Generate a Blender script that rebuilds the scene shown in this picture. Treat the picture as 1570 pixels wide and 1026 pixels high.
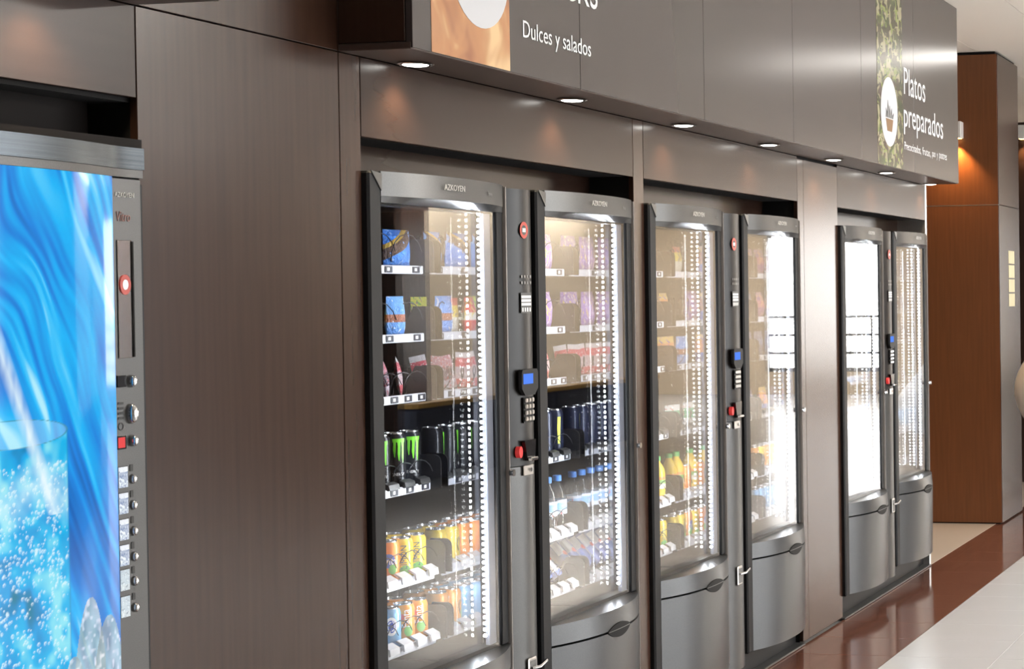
import bpy, bmesh, math, random
import numpy as np
from mathutils import Matrix, Vector

for o in list(bpy.data.objects):
    bpy.data.objects.remove(o, do_unlink=True)
SC = bpy.context.scene
COL = SC.collection
random.seed(7)
rng = np.random.default_rng(7)

# ------------------------------------------------------------------ camera
F, PX, PY, VX, VY, ROLL = 2693.0, 1600.0, 484.0, 2105.0, 440.0, 0.0117
W, H = 1570.0, 1026.0
_X = Vector((VX - PX, -(VY - PY), -F)).normalized()
_Y3 = F * F / (-(VY - PY) - (VX - PX) * ROLL)
_Z = -Vector((ROLL * _Y3, -_Y3, -F)).normalized()
_Yv = _Z.cross(_X)
CAM_POS = Vector((0.0, -2.5, 1.56))
cam_d = bpy.data.cameras.new('camera')
cam = bpy.data.objects.new('camera', cam_d)
COL.objects.link(cam)
R3 = Matrix((_X, _Yv, _Z))
cam.matrix_world = Matrix.Translation(CAM_POS) @ R3.to_4x4()
cam_d.sensor_fit = 'HORIZONTAL'
cam_d.sensor_width = 36.0
cam_d.lens = F / W * 36.0
cam_d.shift_x = (W / 2 - PX) / W
cam_d.shift_y = (PY - H / 2) / W
cam_d.clip_start = 0.05
cam_d.clip_end = 200
SC.camera = cam

# ------------------------------------------------------------------ world, exposure
world = bpy.data.worlds.new('world')
SC.world = world
world.use_nodes = True
world.node_tree.nodes['Background'].inputs[0].default_value = (0.9, 0.95, 1.0, 1)
world.node_tree.nodes['Background'].inputs[1].default_value = 1.0
SC.view_settings.view_transform = 'Standard'
SC.view_settings.look = 'None'
SC.view_settings.gamma = 1.0
SC.view_settings.use_curve_mapping = False
SC.view_settings.exposure = 0.0
FILL_WINDOW_LIGHT = 7.5        # glow of added side windows, frontal fill on the machine wall
END_WINDOW_LIGHT = 12.0    # daylight behind the window in the end wall
FILL_STRIP_LIGHT = 45.0          # added fill strips that brighten the far hall
LED_POWER = 3.0
SC.cycles.sample_clamp_indirect = 25.0


# ------------------------------------------------------------------ materials
MATS = {}


def nodes_of(m):
    m.use_nodes = True
    return m.node_tree.nodes, m.node_tree.links


def mat(name, col, rough=0.5, metal=0.0, emit=None, estr=0.0, spec=0.5, grain=None, coat=0.0, ior=1.5, aniso=0.0):
    """plain principled material; grain = (scale xyz, amount, bump)"""
    if name in MATS:
        return MATS[name]
    m = bpy.data.materials.new(name)
    n, l = nodes_of(m)
    b = n['Principled BSDF']
    b.inputs['Base Color'].default_value = (*col, 1)
    b.inputs['Roughness'].default_value = rough
    b.inputs['Metallic'].default_value = metal
    b.inputs['Specular IOR Level'].default_value = spec
    b.inputs['IOR'].default_value = ior
    b.inputs['Coat Weight'].default_value = coat
    b.inputs['Coat Roughness'].default_value = 0.08
    if emit:
        b.inputs['Emission Color'].default_value = (*emit, 1)
        b.inputs['Emission Strength'].default_value = estr
    if grain:
        sc, amt, bump = grain
        tc = n.new('ShaderNodeTexCoord')
        mp = n.new('ShaderNodeMapping')
        mp.inputs['Scale'].default_value = sc
        l.new(tc.outputs['Object'], mp.inputs['Vector'])
        nz = n.new('ShaderNodeTexNoise')
        nz.inputs['Scale'].default_value = 1.0
        nz.inputs['Detail'].default_value = 1.0
        l.new(mp.outputs[0], nz.inputs['Vector'])
        mx = n.new('ShaderNodeMix')
        mx.data_type = 'RGBA'
        mx.inputs['A'].default_value = (*[c * (1 - amt) for c in col], 1)
        mx.inputs['B'].default_value = (*[min(1, c * (1 + amt)) for c in col], 1)
        l.new(nz.outputs['Fac'], mx.inputs['Factor'])
        l.new(mx.outputs['Result'], b.inputs['Base Color'])
        if bump:
            bp = n.new('ShaderNodeBump')
            bp.inputs['Strength'].default_value = bump
            bp.inputs['Distance'].default_value = 0.002
            l.new(nz.outputs['Fac'], bp.inputs['Height'])
            l.new(bp.outputs[0], b.inputs['Normal'])
    MATS[name] = m
    return m


def mat_emit(name, col, strength):
    if name in MATS:
        return MATS[name]
    m = bpy.data.materials.new(name)
    n, l = nodes_of(m)
    n.remove(n['Principled BSDF'])
    e = n.new('ShaderNodeEmission')
    e.inputs[0].default_value = (*col, 1)
    e.inputs[1].default_value = strength
    l.new(e.outputs[0], n['Material Output'].inputs[0])
    MATS[name] = m
    return m


def mat_glass(name, tint=(1, 1, 1), ior=1.5, gain=1.8, rough=0.0):
    """clear pane: Fresnel mirror over transparency"""
    if name in MATS:
        return MATS[name]
    m = bpy.data.materials.new(name)
    n, l = nodes_of(m)
    n.remove(n['Principled BSDF'])
    t = n.new('ShaderNodeBsdfTransparent')
    t.inputs[0].default_value = (*tint, 1)
    g = n.new('ShaderNodeBsdfGlossy')
    g.inputs['Roughness'].default_value = rough
    ge = n.new('ShaderNodeNewGeometry')
    dt = n.new('ShaderNodeVectorMath')
    dt.operation = 'DOT_PRODUCT'
    l.new(ge.outputs['Incoming'], dt.inputs[0])
    l.new(ge.outputs['Normal'], dt.inputs[1])
    f0 = ((ior - 1) / (ior + 1)) ** 2

    def mth(op, a, b=None):
        q = n.new('ShaderNodeMath')
        q.operation = op
        for k, v in enumerate((a, b)):
            if v is None:
                continue
            if isinstance(v, (int, float)):
                q.inputs[k].default_value = v
            else:
                l.new(v, q.inputs[k])
        return q.outputs[0]
    sch = mth('POWER', mth('SUBTRACT', 1.0, mth('ABSOLUTE', dt.outputs['Value'])), 5.0)
    fr_ = mth('ADD', mth('MULTIPLY', sch, 1 - f0), f0)
    mu = n.new('ShaderNodeMath')
    mu.operation = 'MULTIPLY'
    mu.use_clamp = True
    mu.inputs[1].default_value = gain
    l.new(fr_, mu.inputs[0])
    mx = n.new('ShaderNodeMixShader')
    l.new(mu.outputs[0], mx.inputs[0])
    l.new(t.outputs[0], mx.inputs[1])
    l.new(g.outputs[0], mx.inputs[2])
    l.new(mx.outputs[0], n['Material Output'].inputs[0])
    MATS[name] = m
    return m


def mat_clear(name):
    if name in MATS:
        return MATS[name]
    m = bpy.data.materials.new(name)
    n, l = nodes_of(m)
    n.remove(n['Principled BSDF'])
    t = n.new('ShaderNodeBsdfTransparent')
    l.new(t.outputs[0], n['Material Output'].inputs[0])
    MATS[name] = m
    return m


def mat_print(name, bands, blob=None, blob_scale=6.0, thr=0.58, rough=0.3, axis='Z', emit=0.0, stretch=(1, 1, 1), tilt=0.0, metal=0.0, wrinkle=0.0):
    """printed wrapper: constant colour bands along one generated axis with noise-shaped blobs of other inks"""
    if name in MATS:
        return MATS[name]
    m = bpy.data.materials.new(name)
    n, l = nodes_of(m)
    b = n['Principled BSDF']
    b.inputs['Roughness'].default_value = rough
    b.inputs['Metallic'].default_value = metal
    tc = n.new('ShaderNodeTexCoord')
    mp = n.new('ShaderNodeMapping')
    mp.inputs['Rotation'].default_value = (0, tilt, 0)
    l.new(tc.outputs['Generated'], mp.inputs['Vector'])
    sep = n.new('ShaderNodeSeparateXYZ')
    l.new(mp.outputs[0], sep.inputs[0])
    cr = n.new('ShaderNodeValToRGB')
    cr.color_ramp.interpolation = 'CONSTANT'
    els = cr.color_ramp.elements
    while len(els) < len(bands):
        els.new(0.5)
    for e, (p, c) in zip(els, bands):
        e.position = p
        e.color = (*c, 1)
    l.new(sep.outputs[axis], cr.inputs[0])
    out = cr.outputs[0]
    if blob:
        for i, c in enumerate(blob):
            mp2 = n.new('ShaderNodeMapping')
            mp2.inputs['Scale'].default_value = stretch
            mp2.inputs['Location'].default_value = (3.1 * i, 1.7 * i, 0.6 * i)
            l.new(tc.outputs['Generated'], mp2.inputs['Vector'])
            nz = n.new('ShaderNodeTexNoise')
            nz.inputs['Scale'].default_value = blob_scale
            nz.inputs['Detail'].default_value = 2.5
            nz.inputs['Distortion'].default_value = 0.8
            l.new(mp2.outputs[0], nz.inputs['Vector'])
            ma = n.new('ShaderNodeMath')
            ma.operation = 'GREATER_THAN'
            ma.inputs[1].default_value = thr
            l.new(nz.outputs['Fac'], ma.inputs[0])
            mx = n.new('ShaderNodeMix')
            mx.data_type = 'RGBA'
            mx.inputs['B'].default_value = (*c, 1)
            l.new(ma.outputs[0], mx.inputs['Factor'])
            l.new(out, mx.inputs['A'])
            out = mx.outputs['Result']
    l.new(out, b.inputs['Base Color'])
    if wrinkle:
        nw = n.new('ShaderNodeTexNoise')
        nw.inputs['Scale'].default_value = 7.0
        nw.inputs['Detail'].default_value = 3.0
        nw.inputs['Distortion'].default_value = 1.5
        l.new(tc.outputs['Generated'], nw.inputs['Vector'])
        bw = n.new('ShaderNodeBump')
        bw.inputs['Strength'].default_value = wrinkle
        bw.inputs['Distance'].default_value = 0.02
        l.new(nw.outputs['Fac'], bw.inputs['Height'])
        l.new(bw.outputs[0], b.inputs['Normal'])
    if emit:
        l.new(out, b.inputs['Emission Color'])
        b.inputs['Emission Strength'].default_value = emit
    MATS[name] = m
    return m


M_lam = mat('brown laminate', (0.046, 0.022, 0.014), 0.22, spec=0.42, grain=((60, 60, 2.5), 0.22, 0.0))
M_lamh = mat('brown laminate level grain', (0.032, 0.016, 0.011), 0.26, spec=0.25, grain=((0.6, 60, 26), 0.10, 0.0))
M_sign = mat('sign laminate', (0.068, 0.056, 0.053), 0.20, spec=0.55)
M_soff = mat('soffit laminate', (0.085, 0.056, 0.045), 0.30, grain=((60, 60, 2.5), 0.15, 0.03))
M_dark = mat('dark lining', (0.012, 0.009, 0.008), 0.6, spec=0.1)
M_gap = mat('joint shadow black', (0.006, 0.005, 0.005), 0.9)
M_black = mat('black plastic', (0.012, 0.012, 0.013), 0.5, spec=0.25, grain=((400, 400, 400), 0.3, 0.1))
M_blackg = mat('gloss black', (0.008, 0.008, 0.01), 0.15)
M_inner = mat('dark grey cabinet lining', (0.035, 0.035, 0.04), 0.45)
M_mirror = mat('polished side lining', (0.50, 0.51, 0.54), 0.04, metal=1.0)
M_grey = mat('grey metallic paint', (0.105, 0.106, 0.108), 0.30, metal=0.55, grain=((500, 500, 500), 0.25, 0.05))
M_greyd = mat('dark grey metallic paint', (0.10, 0.098, 0.096), 0.33, metal=0.5, grain=((500, 500, 500), 0.25, 0.05))
M_chrome = mat('chrome', (0.75, 0.75, 0.76), 0.12, metal=1.0)
M_alu = mat('brushed aluminium', (0.62, 0.60, 0.58), 0.28, metal=0.9)
M_white = mat('white plastic', (0.80, 0.80, 0.80), 0.35)
M_strip = mat('pale tray front', (0.72, 0.74, 0.80), 0.3, metal=0.2)
M_tray = mat('tray sheet', (0.025, 0.025, 0.028), 0.4, metal=0.4)
M_wire = mat('coil wire', (0.03, 0.03, 0.035), 0.35, metal=0.6)
M_glass = mat_glass('door glass')
M_clear = mat_clear('glass back face')
M_txt = mat('sign lettering white', (0.85, 0.85, 0.85), 0.5)
M_silver = mat('can aluminium', (0.78, 0.79, 0.80), 0.2, metal=1.0)
M_red = mat('red plastic', (0.55, 0.03, 0.03), 0.35)
M_green = mat('neon green ink', (0.20, 0.75, 0.03), 0.35)
M_led = mat_emit('white led', (0.88, 0.94, 1.0), 70.0)
M_lens = mat_emit('downlight lens', (1.0, 0.98, 0.92), 12.0)


# ------------------------------------------------------------------ mesh builder
class MB:
    def __init__(self):
        self.v, self.f, self.m = [], [], []

    def add(self, vs, fs, mi=0):
        k = len(self.v)
        self.v += [tuple(p) for p in vs]
        for f in fs:
            self.f.append(tuple(i + k for i in f))
            self.m.append(mi)
        return self

    def box(self, x0, x1, y0, y1, z0, z1, mi=0):
        vs = [(x, y, z) for z in (z0, z1) for y in (y0, y1) for x in (x0, x1)]
        fs = [(0, 2, 3, 1), (4, 5, 7, 6), (0, 1, 5, 4), (2, 6, 7, 3), (0, 4, 6, 2), (1, 3, 7, 5)]
        return self.add(vs, fs, mi)

    def bbox(self, x0, x1, y0, y1, z0, z1, c=0.003, mi=0):
        """box with chamfered vertical and level edges (a 24-vertex hull)"""
        vs, idx = [], {}
        X, Y, Z = (x0, x1), (y0, y1), (z0, z1)
        for i in (0, 1):
            for j in (0, 1):
                for k in (0, 1):
                    sx, sy, sz = (1 - 2 * i) * c, (1 - 2 * j) * c, (1 - 2 * k) * c
                    for a, p in enumerate(((X[i], Y[j] + sy, Z[k] + sz), (X[i] + sx, Y[j], Z[k] + sz), (X[i] + sx, Y[j] + sy, Z[k]))):
                        idx[(i, j, k, a)] = len(vs)
                        vs.append(p)
        bm = bmesh.new()
        for p in vs:
            bm.verts.new(p)
        bmesh.ops.convex_hull(bm, input=bm.verts)
        bmesh.ops.dissolve_limit(bm, angle_limit=0.01, verts=bm.verts, edges=bm.edges)
        bm.verts.index_update()
        self.add([q.co[:] for q in bm.verts], [[w.index for w in f.verts] for f in bm.faces], mi)
        bm.free()
        return self

    def prism(self, pts, axis, a0, a1, mi=0):
        """closed outline pts (2D) extruded along axis 'x','y','z'"""
        def P(p, a):
            if axis == 'y':
                return (p[0], a, p[1])
            if axis == 'x':
                return (a, p[0], p[1])
            return (p[0], p[1], a)
        n = len(pts)
        vs = [P(p, a0) for p in pts] + [P(p, a1) for p in pts]
        fs = [tuple(range(n - 1, -1, -1)), tuple(range(n, 2 * n))] + [(i, (i + 1) % n, n + (i + 1) % n, n + i) for i in range(n)]
        return self.add(vs, fs, mi)

    def lathe(self, prof, n=16, c=(0, 0, 0), mi=0, cap=True):
        k = len(prof)
        vs = []
        for r, z in prof:
            for i in range(n):
                a = 2 * math.pi * i / n
                vs.append((c[0] + r * math.cos(a), c[1] + r * math.sin(a), c[2] + z))
        fs = []
        for j in range(k - 1):
            for i in range(n):
                a, b = j * n + i, j * n + (i + 1) % n
                fs.append((a, b, b + n, a + n))
        if cap:
            fs.append(tuple(range(n - 1, -1, -1)))
            fs.append(tuple((k - 1) * n + i for i in range(n)))
        return self.add(vs, fs, mi)

    def disc_y(self, cx, cz, y0, y1, rx, rz, n=20, mi=0):
        return self.prism([(cx + rx * math.cos(2 * math.pi * i / n), cz + rz * math.sin(2 * math.pi * i / n)) for i in range(n)], 'y', y0, y1, mi)

    def ring_y(self, cx, cz, y0, y1, r0, r1, n=24, mi=0):
        vs, fs = [], []
        for i in range(n):
            a = 2 * math.pi * i / n
            c, s = math.cos(a), math.sin(a)
            vs += [(cx + r0 * c, y0, cz + r0 * s), (cx + r1 * c, y0, cz + r1 * s), (cx + r1 * c, y1, cz + r1 * s), (cx + r0 * c, y1, cz + r0 * s)]
        for i in range(n):
            j = (i + 1) % n
            for q in range(4):
                fs.append((4 * i + q, 4 * j + q, 4 * j + (q + 1) % 4, 4 * i + (q + 1) % 4))
        return self.add(vs, fs, mi)

    def tube(self, path, r, n=6, mi=0):
        path = [Vector(p) for p in path]
        vs, fs = [], []
        up = Vector((0.3, 0.2, 1)).normalized()
        for i, p in enumerate(path):
            d = (path[min(i + 1, len(path) - 1)] - path[max(i - 1, 0)]).normalized()
            s = d.cross(up)
            if s.length < 1e-4:
                s = d.cross(Vector((1, 0, 0)))
            s.normalize()
            t = s.cross(d)
            for k in range(n):
                a = 2 * math.pi * k / n
                vs.append(p + s * (r * math.cos(a)) + t * (r * math.sin(a)))
        for i in range(len(path) - 1):
            for k in range(n):
                a, b = i * n + k, i * n + (k + 1) % n
                fs.append((a, b, b + n, a + n))
        fs.append(tuple(range(n - 1, -1, -1)))
        fs.append(tuple((len(path) - 1) * n + k for k in range(n)))
        return self.add(vs, fs, mi)

    def mesh(self, name, mats, smooth=False):
        me = bpy.data.meshes.new(name)
        me.from_pydata(self.v, [], self.f)
        if not isinstance(mats, (list, tuple)):
            mats = [mats]
        for m in mats:
            me.materials.append(m)
        me.polygons.foreach_set('material_index', self.m)
        bm = bmesh.new()
        bm.from_mesh(me)
        bmesh.ops.recalc_face_normals(bm, faces=bm.faces)
        bm.to_mesh(me)
        bm.free()
        if smooth:
            me.shade_smooth()
            me.set_sharp_from_angle(angle=math.radians(38))
        me.update()
        return me


def link(name, me, parent=None, loc=(0, 0, 0), rot=(0, 0, 0)):
    o = bpy.data.objects.new(name, me)
    COL.objects.link(o)
    o.location = loc
    o.rotation_euler = rot
    if parent:
        o.parent = parent
    return o


def obj(name, mb, mats, parent=None, loc=(0, 0, 0), rot=(0, 0, 0), smooth=False):
    return link(name, mb.mesh(name, mats, smooth), parent, loc, rot)


def tag(o, label=None, cat=None, group=None, kind=None):
    if label:
        o['label'] = label
    if cat:
        o['category'] = cat
    if group:
        o['group'] = group
    if kind:
        o['kind'] = kind
    return o


def thing(name, label, cat, loc=(0, 0, 0), rotz=0.0, group=None):
    o = link(name, None, None, loc, (0, 0, rotz))
    o.empty_display_size = 0.05
    return tag(o, label, cat, group)


def copy_tree(o, parent=None):
    c = o.copy()
    COL.objects.link(c)
    c.parent = parent
    for ch in [q for q in o.children]:
        copy_tree(ch, c)
    return c


def text_mesh(s, w, h, m, thick=0.0008, shear=0.0, fit=True):
    """lettering fitted into w x h, drawn in the local XZ plane, facing -Y"""
    cu = bpy.data.curves.new('lettering', 'FONT')
    cu.body = s
    cu.size = 1.0
    cu.shear = shear
    cu.resolution_u = 3
    o = bpy.data.objects.new('lettering', cu)
    COL.objects.link(o)
    me = bpy.data.meshes.new_from_object(o)
    bpy.data.objects.remove(o, do_unlink=True)
    co = np.array([v.co[:] for v in me.vertices])
    mn, mx = co.min(0), co.max(0)
    sx = w / (mx[0] - mn[0])
    sz = h / (mx[1] - mn[1]) if fit else sx
    out = np.zeros_like(co)
    out[:, 0] = (co[:, 0] - mn[0]) * sx
    out[:, 2] = (co[:, 1] - mn[1]) * sz
    faces = [tuple(p.vertices) for p in me.polygons]
    bpy.data.meshes.remove(me)
    b = MB()
    b.add(out, faces)
    n = len(out)
    back = out.copy()
    back[:, 1] += thick
    me2 = bpy.data.meshes.new('lettering')
    me2.from_pydata([tuple(p) for p in out], [], faces)
    me2.materials.append(m)
    bm = bmesh.new()
    bm.from_mesh(me2)
    r = bmesh.ops.extrude_face_region(bm, geom=bm.faces[:])
    bmesh.ops.translate(bm, vec=(0, -thick, 0), verts=[g for g in r['geom'] if isinstance(g, bmesh.types.BMVert)])
    bmesh.ops.recalc_face_normals(bm, faces=bm.faces)
    bm.to_mesh(me2)
    bm.free()
    return me2


# ================================================================== THE ROOM
CEIL = 3.165
# ---- wall with its panels
wall = link('wall_left', None)
tag(wall, kind='structure')
PT = 0.018


def panel(x0, x1, z0, z1, m=M_lam, y0=0.0, g=0.0015):
    return obj('panel', MB().bbox(x0 + g, x1 - g, y0, y0 + PT, z0 + g, z1 - g, 0.001), m, wall)


N1, N2, N3 = (4.035, 5.690), (5.777, 7.446), (8.037, 9.702)
panel(-2.0, -0.6, 0.012, 2.17)
panel(-0.6, 0.9, 0.012, 2.17)
panel(0.9, 2.40, 0.012, 2.17)
panel(3.219, 3.942, 0.012, 2.17)
for a, b in ((-2.0, -0.6), (-0.6, 0.9), (0.9, 2.40), (2.40, 3.219), (3.219, 3.942), (3.942, 5.2), (5.2, 6.6), (6.6, 8.1), (8.1, 9.70)):
    panel(a, b, 2.17, CEIL - 0.004)
panel(2.40, 3.219, 1.978, 2.17, M_lamh)
panel(3.942, 4.035, 0.012, 2.17)
panel(N1[0], N1[1], 1.967, 2.17, M_lamh)
panel(5.690, 5.777, 0.012, 2.17)
panel(N2[0], N2[1], 1.967, 2.17, M_lamh)
panel(7.446, 7.530, 0.012, 2.160)
panel(7.530, 8.037, 0.012, 2.160)
panel(N3[0], N3[1], 1.967, 2.17, M_lamh)
# dark carcass behind the joints and the niches (recess 0.165 deep above the machines)
cb = MB()
cb.box(-2.0, 2.40, PT + 0.002, 0.9, 0, CEIL)
cb.box(3.226, 4.028, PT + 0.002, 0.9, 0, CEIL)
cb.box(5.697, 5.770, PT + 0.002, 0.9, 0, CEIL)
cb.box(7.453, 8.030, PT + 0.002, 0.9, 0, CEIL)
for a, b in ((2.40, 3.226), (4.028, 5.697), (5.770, 7.453), (8.030, 9.696)):
    cb.box(a, b, PT + 0.002, 0.9, 1.971, CEIL)
obj('carcass', cb, M_gap, wall)
for a, b in (N1, N2, N3):
    obj('niche_back', MB().box(a - 0.006, b + 0.006, 0.165, 0.18, 1.886, 1.971), M_lamh, wall)
obj('niche_back', MB().box(2.40, 3.2, 0.10, 0.115, 1.9, 1.971), M_dark, wall)
obj('wall_end_trim', MB().bbox(9.702, 9.728, -0.004, 0.9, 0.0, CEIL - 0.004, 0.003), M_alu, wall)
# kick boards under the machines
for a, b in (N1, N2, N3):
    kb = obj('kick_board', MB().box(a, b, 0.035, 0.05, 0.0, 0.10), M_black, wall)
    obj('floor_edge_strip', MB().bbox(a, b, -0.012, 0.035, 0.001, 0.010, 0.002), M_greyd, wall)

# ---- floor
M_wtile = mat('white floor tile', (0.59, 0.595, 0.605), 0.22, spec=0.5, grain=((3, 3, 3), 0.04, 0.0))
M_btile = mat('red brown floor tile', (0.165, 0.072, 0.050), 0.10, spec=0.8, grain=((2, 26, 4), 0.35, 0.0))
M_cream = mat('cream floor tile', (0.62, 0.55, 0.47), 0.25)
M_grout = mat('grout', (0.30, 0.29, 0.28), 0.8)
M_grid = None


def mat_tilegrid(name):
    m = bpy.data.materials.new(name)
    n, l = nodes_of(m)
    b = n['Principled BSDF']
    b.inputs['Roughness'].default_value = 0.22
    tc = n.new('ShaderNodeTexCoord')
    br = n.new('ShaderNodeTexBrick')
    br.offset = 0.0
    br.inputs['Color1'].default_value = (0.59, 0.595, 0.605, 1)
    br.inputs['Color2'].default_value = (0.58, 0.585, 0.595, 1)
    br.inputs['Mortar'].default_value = (0.42, 0.41, 0.40, 1)
    br.inputs['Scale'].default_value = 1.0
    br.inputs['Mortar Size'].default_value = 0.002
    br.inputs['Brick Width'].default_value = 0.372
    br.inputs['Row Height'].default_value = 0.456
    l.new(tc.outputs['Object'], br.inputs['Vector'])
    l.new(br.outputs[0], b.inputs['Base Color'])
    return m


M_grid = mat_tilegrid('white tile field')
floor = obj('floor', MB().box(-6, 26, -9, 4, -0.06, -0.006), M_grout)
tag(floor, kind='structure')
TX0, TX1, NT = 4.66, 13.588, 24
TW = (TX1 - TX0) / NT
RH = 0.456
me_w = MB().bbox(0.0012, TW - 0.0012, -RH + 0.0012, -0.0012, -0.006, 0.0, 0.0008).mesh('tile', M_wtile)
me_b = MB().bbox(0.0008, TW - 0.0008, -0.462, -0.0008, -0.006, 0.0, 0.0006).mesh('tile', M_btile)
for i in range(NT):
    link('tile', me_b, floor, (TX0 + i * TW, -0.001, 0))
    for j in range(4):
        link('tile', me_w, floor, (TX0 + i * TW, -0.465 - j * RH, 0))
ylo = -0.465 - 4 * RH
fb = MB()
fb.box(-6, TX0, -9, -0.465, -0.006, 0)
fb.box(TX1, 26, -9, -0.465, -0.006, 0)
fb.box(TX0, TX1, -9, ylo, -0.006, 0)
obj('tile_field', fb, M_grid, floor)
bb = MB()
bb.box(-6, TX0, -0.463, 0.02, -0.006, 0)
bb.box(TX1, 26, -0.463, 0.02, -0.006, 0)
obj('brown_border', bb, M_btile, floor)
obj('cream_floor', MB().bbox(9.74, 26, 0.0, 4, -0.006, 0.0005, 0.001), M_cream, floor)

# ---- ceiling
M_ceil = mat('cream ceiling', (0.95, 0.88, 0.80), 0.8)
ceiling = obj('ceiling', MB().box(-6, 26, -9, 4, CEIL + 0.03, CEIL + 0.1), M_gap)
tag(ceiling, kind='structure')
ylines = [4, 0.086, -0.52, -1.12, -1.72, -2.32, -2.92, -3.52, -6.0, -9.0]
for a, b in zip(ylines[:-1], ylines[1:]):
    for x0, x1 in ((-6, 2), (2, 8.0), (8.0, 12.6), (12.6, 18.0), (18.0, 26)):
        obj('ceiling_panel', MB().bbox(x0 + 0.002, x1 - 0.002, b + 0.002, a - 0.002, CEIL, CEIL + 0.03, 0.001), M_ceil, ceiling)

# ---- hall behind the camera and across: beige walls, an added glazed side for frontal light, a window in the end wall
M_beige = mat('beige wall paint', (0.70, 0.60, 0.47), 0.7)
M_fill_day = mat_emit('daylight pane', (0.93, 0.97, 1.0), FILL_WINDOW_LIGHT)  # emission for the added side windows only
M_day2 = mat_emit('end daylight pane', (1.0, 0.98, 0.95), END_WINDOW_LIGHT)
M_frame = mat('window frame grey', (0.25, 0.25, 0.25), 0.4)
wo = MB()
wo.box(-6, 4, -9.15, -9, 0, CEIL + 0.1)
wo.box(20.0, 26, -9.15, -9, 0, CEIL + 0.1)
wo.box(4, 13, -9.15, -9, 0, 0.25)
wo.box(4, 13, -9.15, -9, 3.0, CEIL + 0.1)
wfar = tag(obj('wall_across', wo, M_beige), kind='structure')
for i in range(6):
    obj('panel', MB().bbox(13 + i * 7 / 6 + 0.002, 13 + (i + 1) * 7 / 6 - 0.002, -9.15, -9, 0, CEIL, 0.002), M_lam, wfar)
for i in range(3):  # unseen windows added to throw soft frontal light on the machines
    x0 = 4 + 3 * i
    wn = tag(obj(f'window_{i + 1}', MB().box(x0, x0 + 0.06, -9.12, -9.03, 0.25, 3.0).box(x0 + 2.94, x0 + 3, -9.12, -9.03, 0.25, 3.0)
                 .box(x0 + 0.06, x0 + 2.94, -9.12, -9.03, 0.25, 0.31).box(x0 + 0.06, x0 + 2.94, -9.12, -9.03, 2.94, 3.0)
                 .box(x0 + 1.47, x0 + 1.53, -9.12, -9.03, 0.31, 2.94), M_frame), kind='structure')
    for a, b in ((0.06, 1.47), (1.53, 2.94)):
        obj('pane', MB().box(x0 + a, x0 + b, -9.09, -9.07, 0.31, 2.94), M_fill_day, wn)
we = MB()
EX = 26.0
WY0, WY1, WZ0, WZ1 = -6.75, -4.72, 0.35, 2.75
we.box(EX, EX + 0.15, -9, WY0, 0, CEIL + 0.1)
we.box(EX, EX + 0.15, WY1, 4, 0, CEIL + 0.1)
we.box(EX, EX + 0.15, WY0, WY1, 0, WZ0)
we.box(EX, EX + 0.15, WY0, WY1, WZ1, CEIL + 0.1)
tag(obj('wall_end', we, M_beige), kind='structure')
wf = MB()
wf.box(EX + 0.02, EX + 0.10, WY0, WY0 + 0.06, WZ0, WZ1).box(EX + 0.02, EX + 0.10, WY1 - 0.06, WY1, WZ0, WZ1)
wf.box(EX + 0.02, EX + 0.10, WY0, WY1, WZ0, WZ0 + 0.06).box(EX + 0.02, EX + 0.10, WY0, WY1, WZ1 - 0.06, WZ1)
for z in (0.62, 0.9, 1.18):
    wf.box(EX + 0.03, EX + 0.07, WY0, WY1, z, z + 0.035)
for y in (-6.2, -5.8, -5.45, -5.1):
    wf.box(EX + 0.03, EX + 0.07, y, y + 0.035, WZ0, 1.18)
w7 = tag(obj('window_4', wf, M_frame), kind='structure')
obj('pane', MB().box(EX + 0.07, EX + 0.09, WY0 + 0.06, WY1 - 0.06, WZ0 + 0.06, WZ1 - 0.06), M_day2, w7)
tag(obj('wall_back', MB().box(-6.15, -6, -9, 4, 0, CEIL + 0.1), M_beige), kind='structure')
tag(obj('wall_rear', MB().box(-6, 26, 4, 4.15, 0, CEIL + 0.1), M_beige), kind='structure')

# ceiling light strips; all but the short one are added fill
def ceiling_strip(x, y, hx, hy, label, lum):
    t = thing('ceiling_light', label, 'ceiling light', (x, y, CEIL), 0, 'recessed ceiling strips over the hall')
    obj('frame', MB().box(-hx - 0.02, hx + 0.02, -hy - 0.02, -hy, -0.012, 0).box(-hx - 0.02, hx + 0.02, hy, hy + 0.02, -0.012, 0)
        .box(-hx - 0.02, -hx, -hy, hy, -0.012, 0).box(hx, hx + 0.02, -hy, hy, -0.012, 0), M_alu, t)
    obj('diffuser', MB().box(-hx, hx, -hy, hy, -0.008, -0.002), mat_emit('ceiling diffuser %d' % lum, (1.0, 0.95, 0.88), lum), t)


ceiling_strip(11.6, -1.3, 0.25, 0.75, 'short recessed ceiling light beside the brown column', 8.0)
ceiling_strip(8.0, -5.2, 0.24, 1.3, 'long added fill light strip across the middle of the hall', 88.0)  # added lamp, lifts the floor and ceiling
for x in (15.0, 18.8, 22.6):  # added lamps that brighten the far end of the hall
    ceiling_strip(x, -8.62, 1.7, 0.24, 'long added fill light strip near the panelled wall across the hall', FILL_STRIP_LIGHT)

# ================================================================== OVERHEAD SIGN BOXES
SY = -0.2
SZ = 2.17


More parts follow.
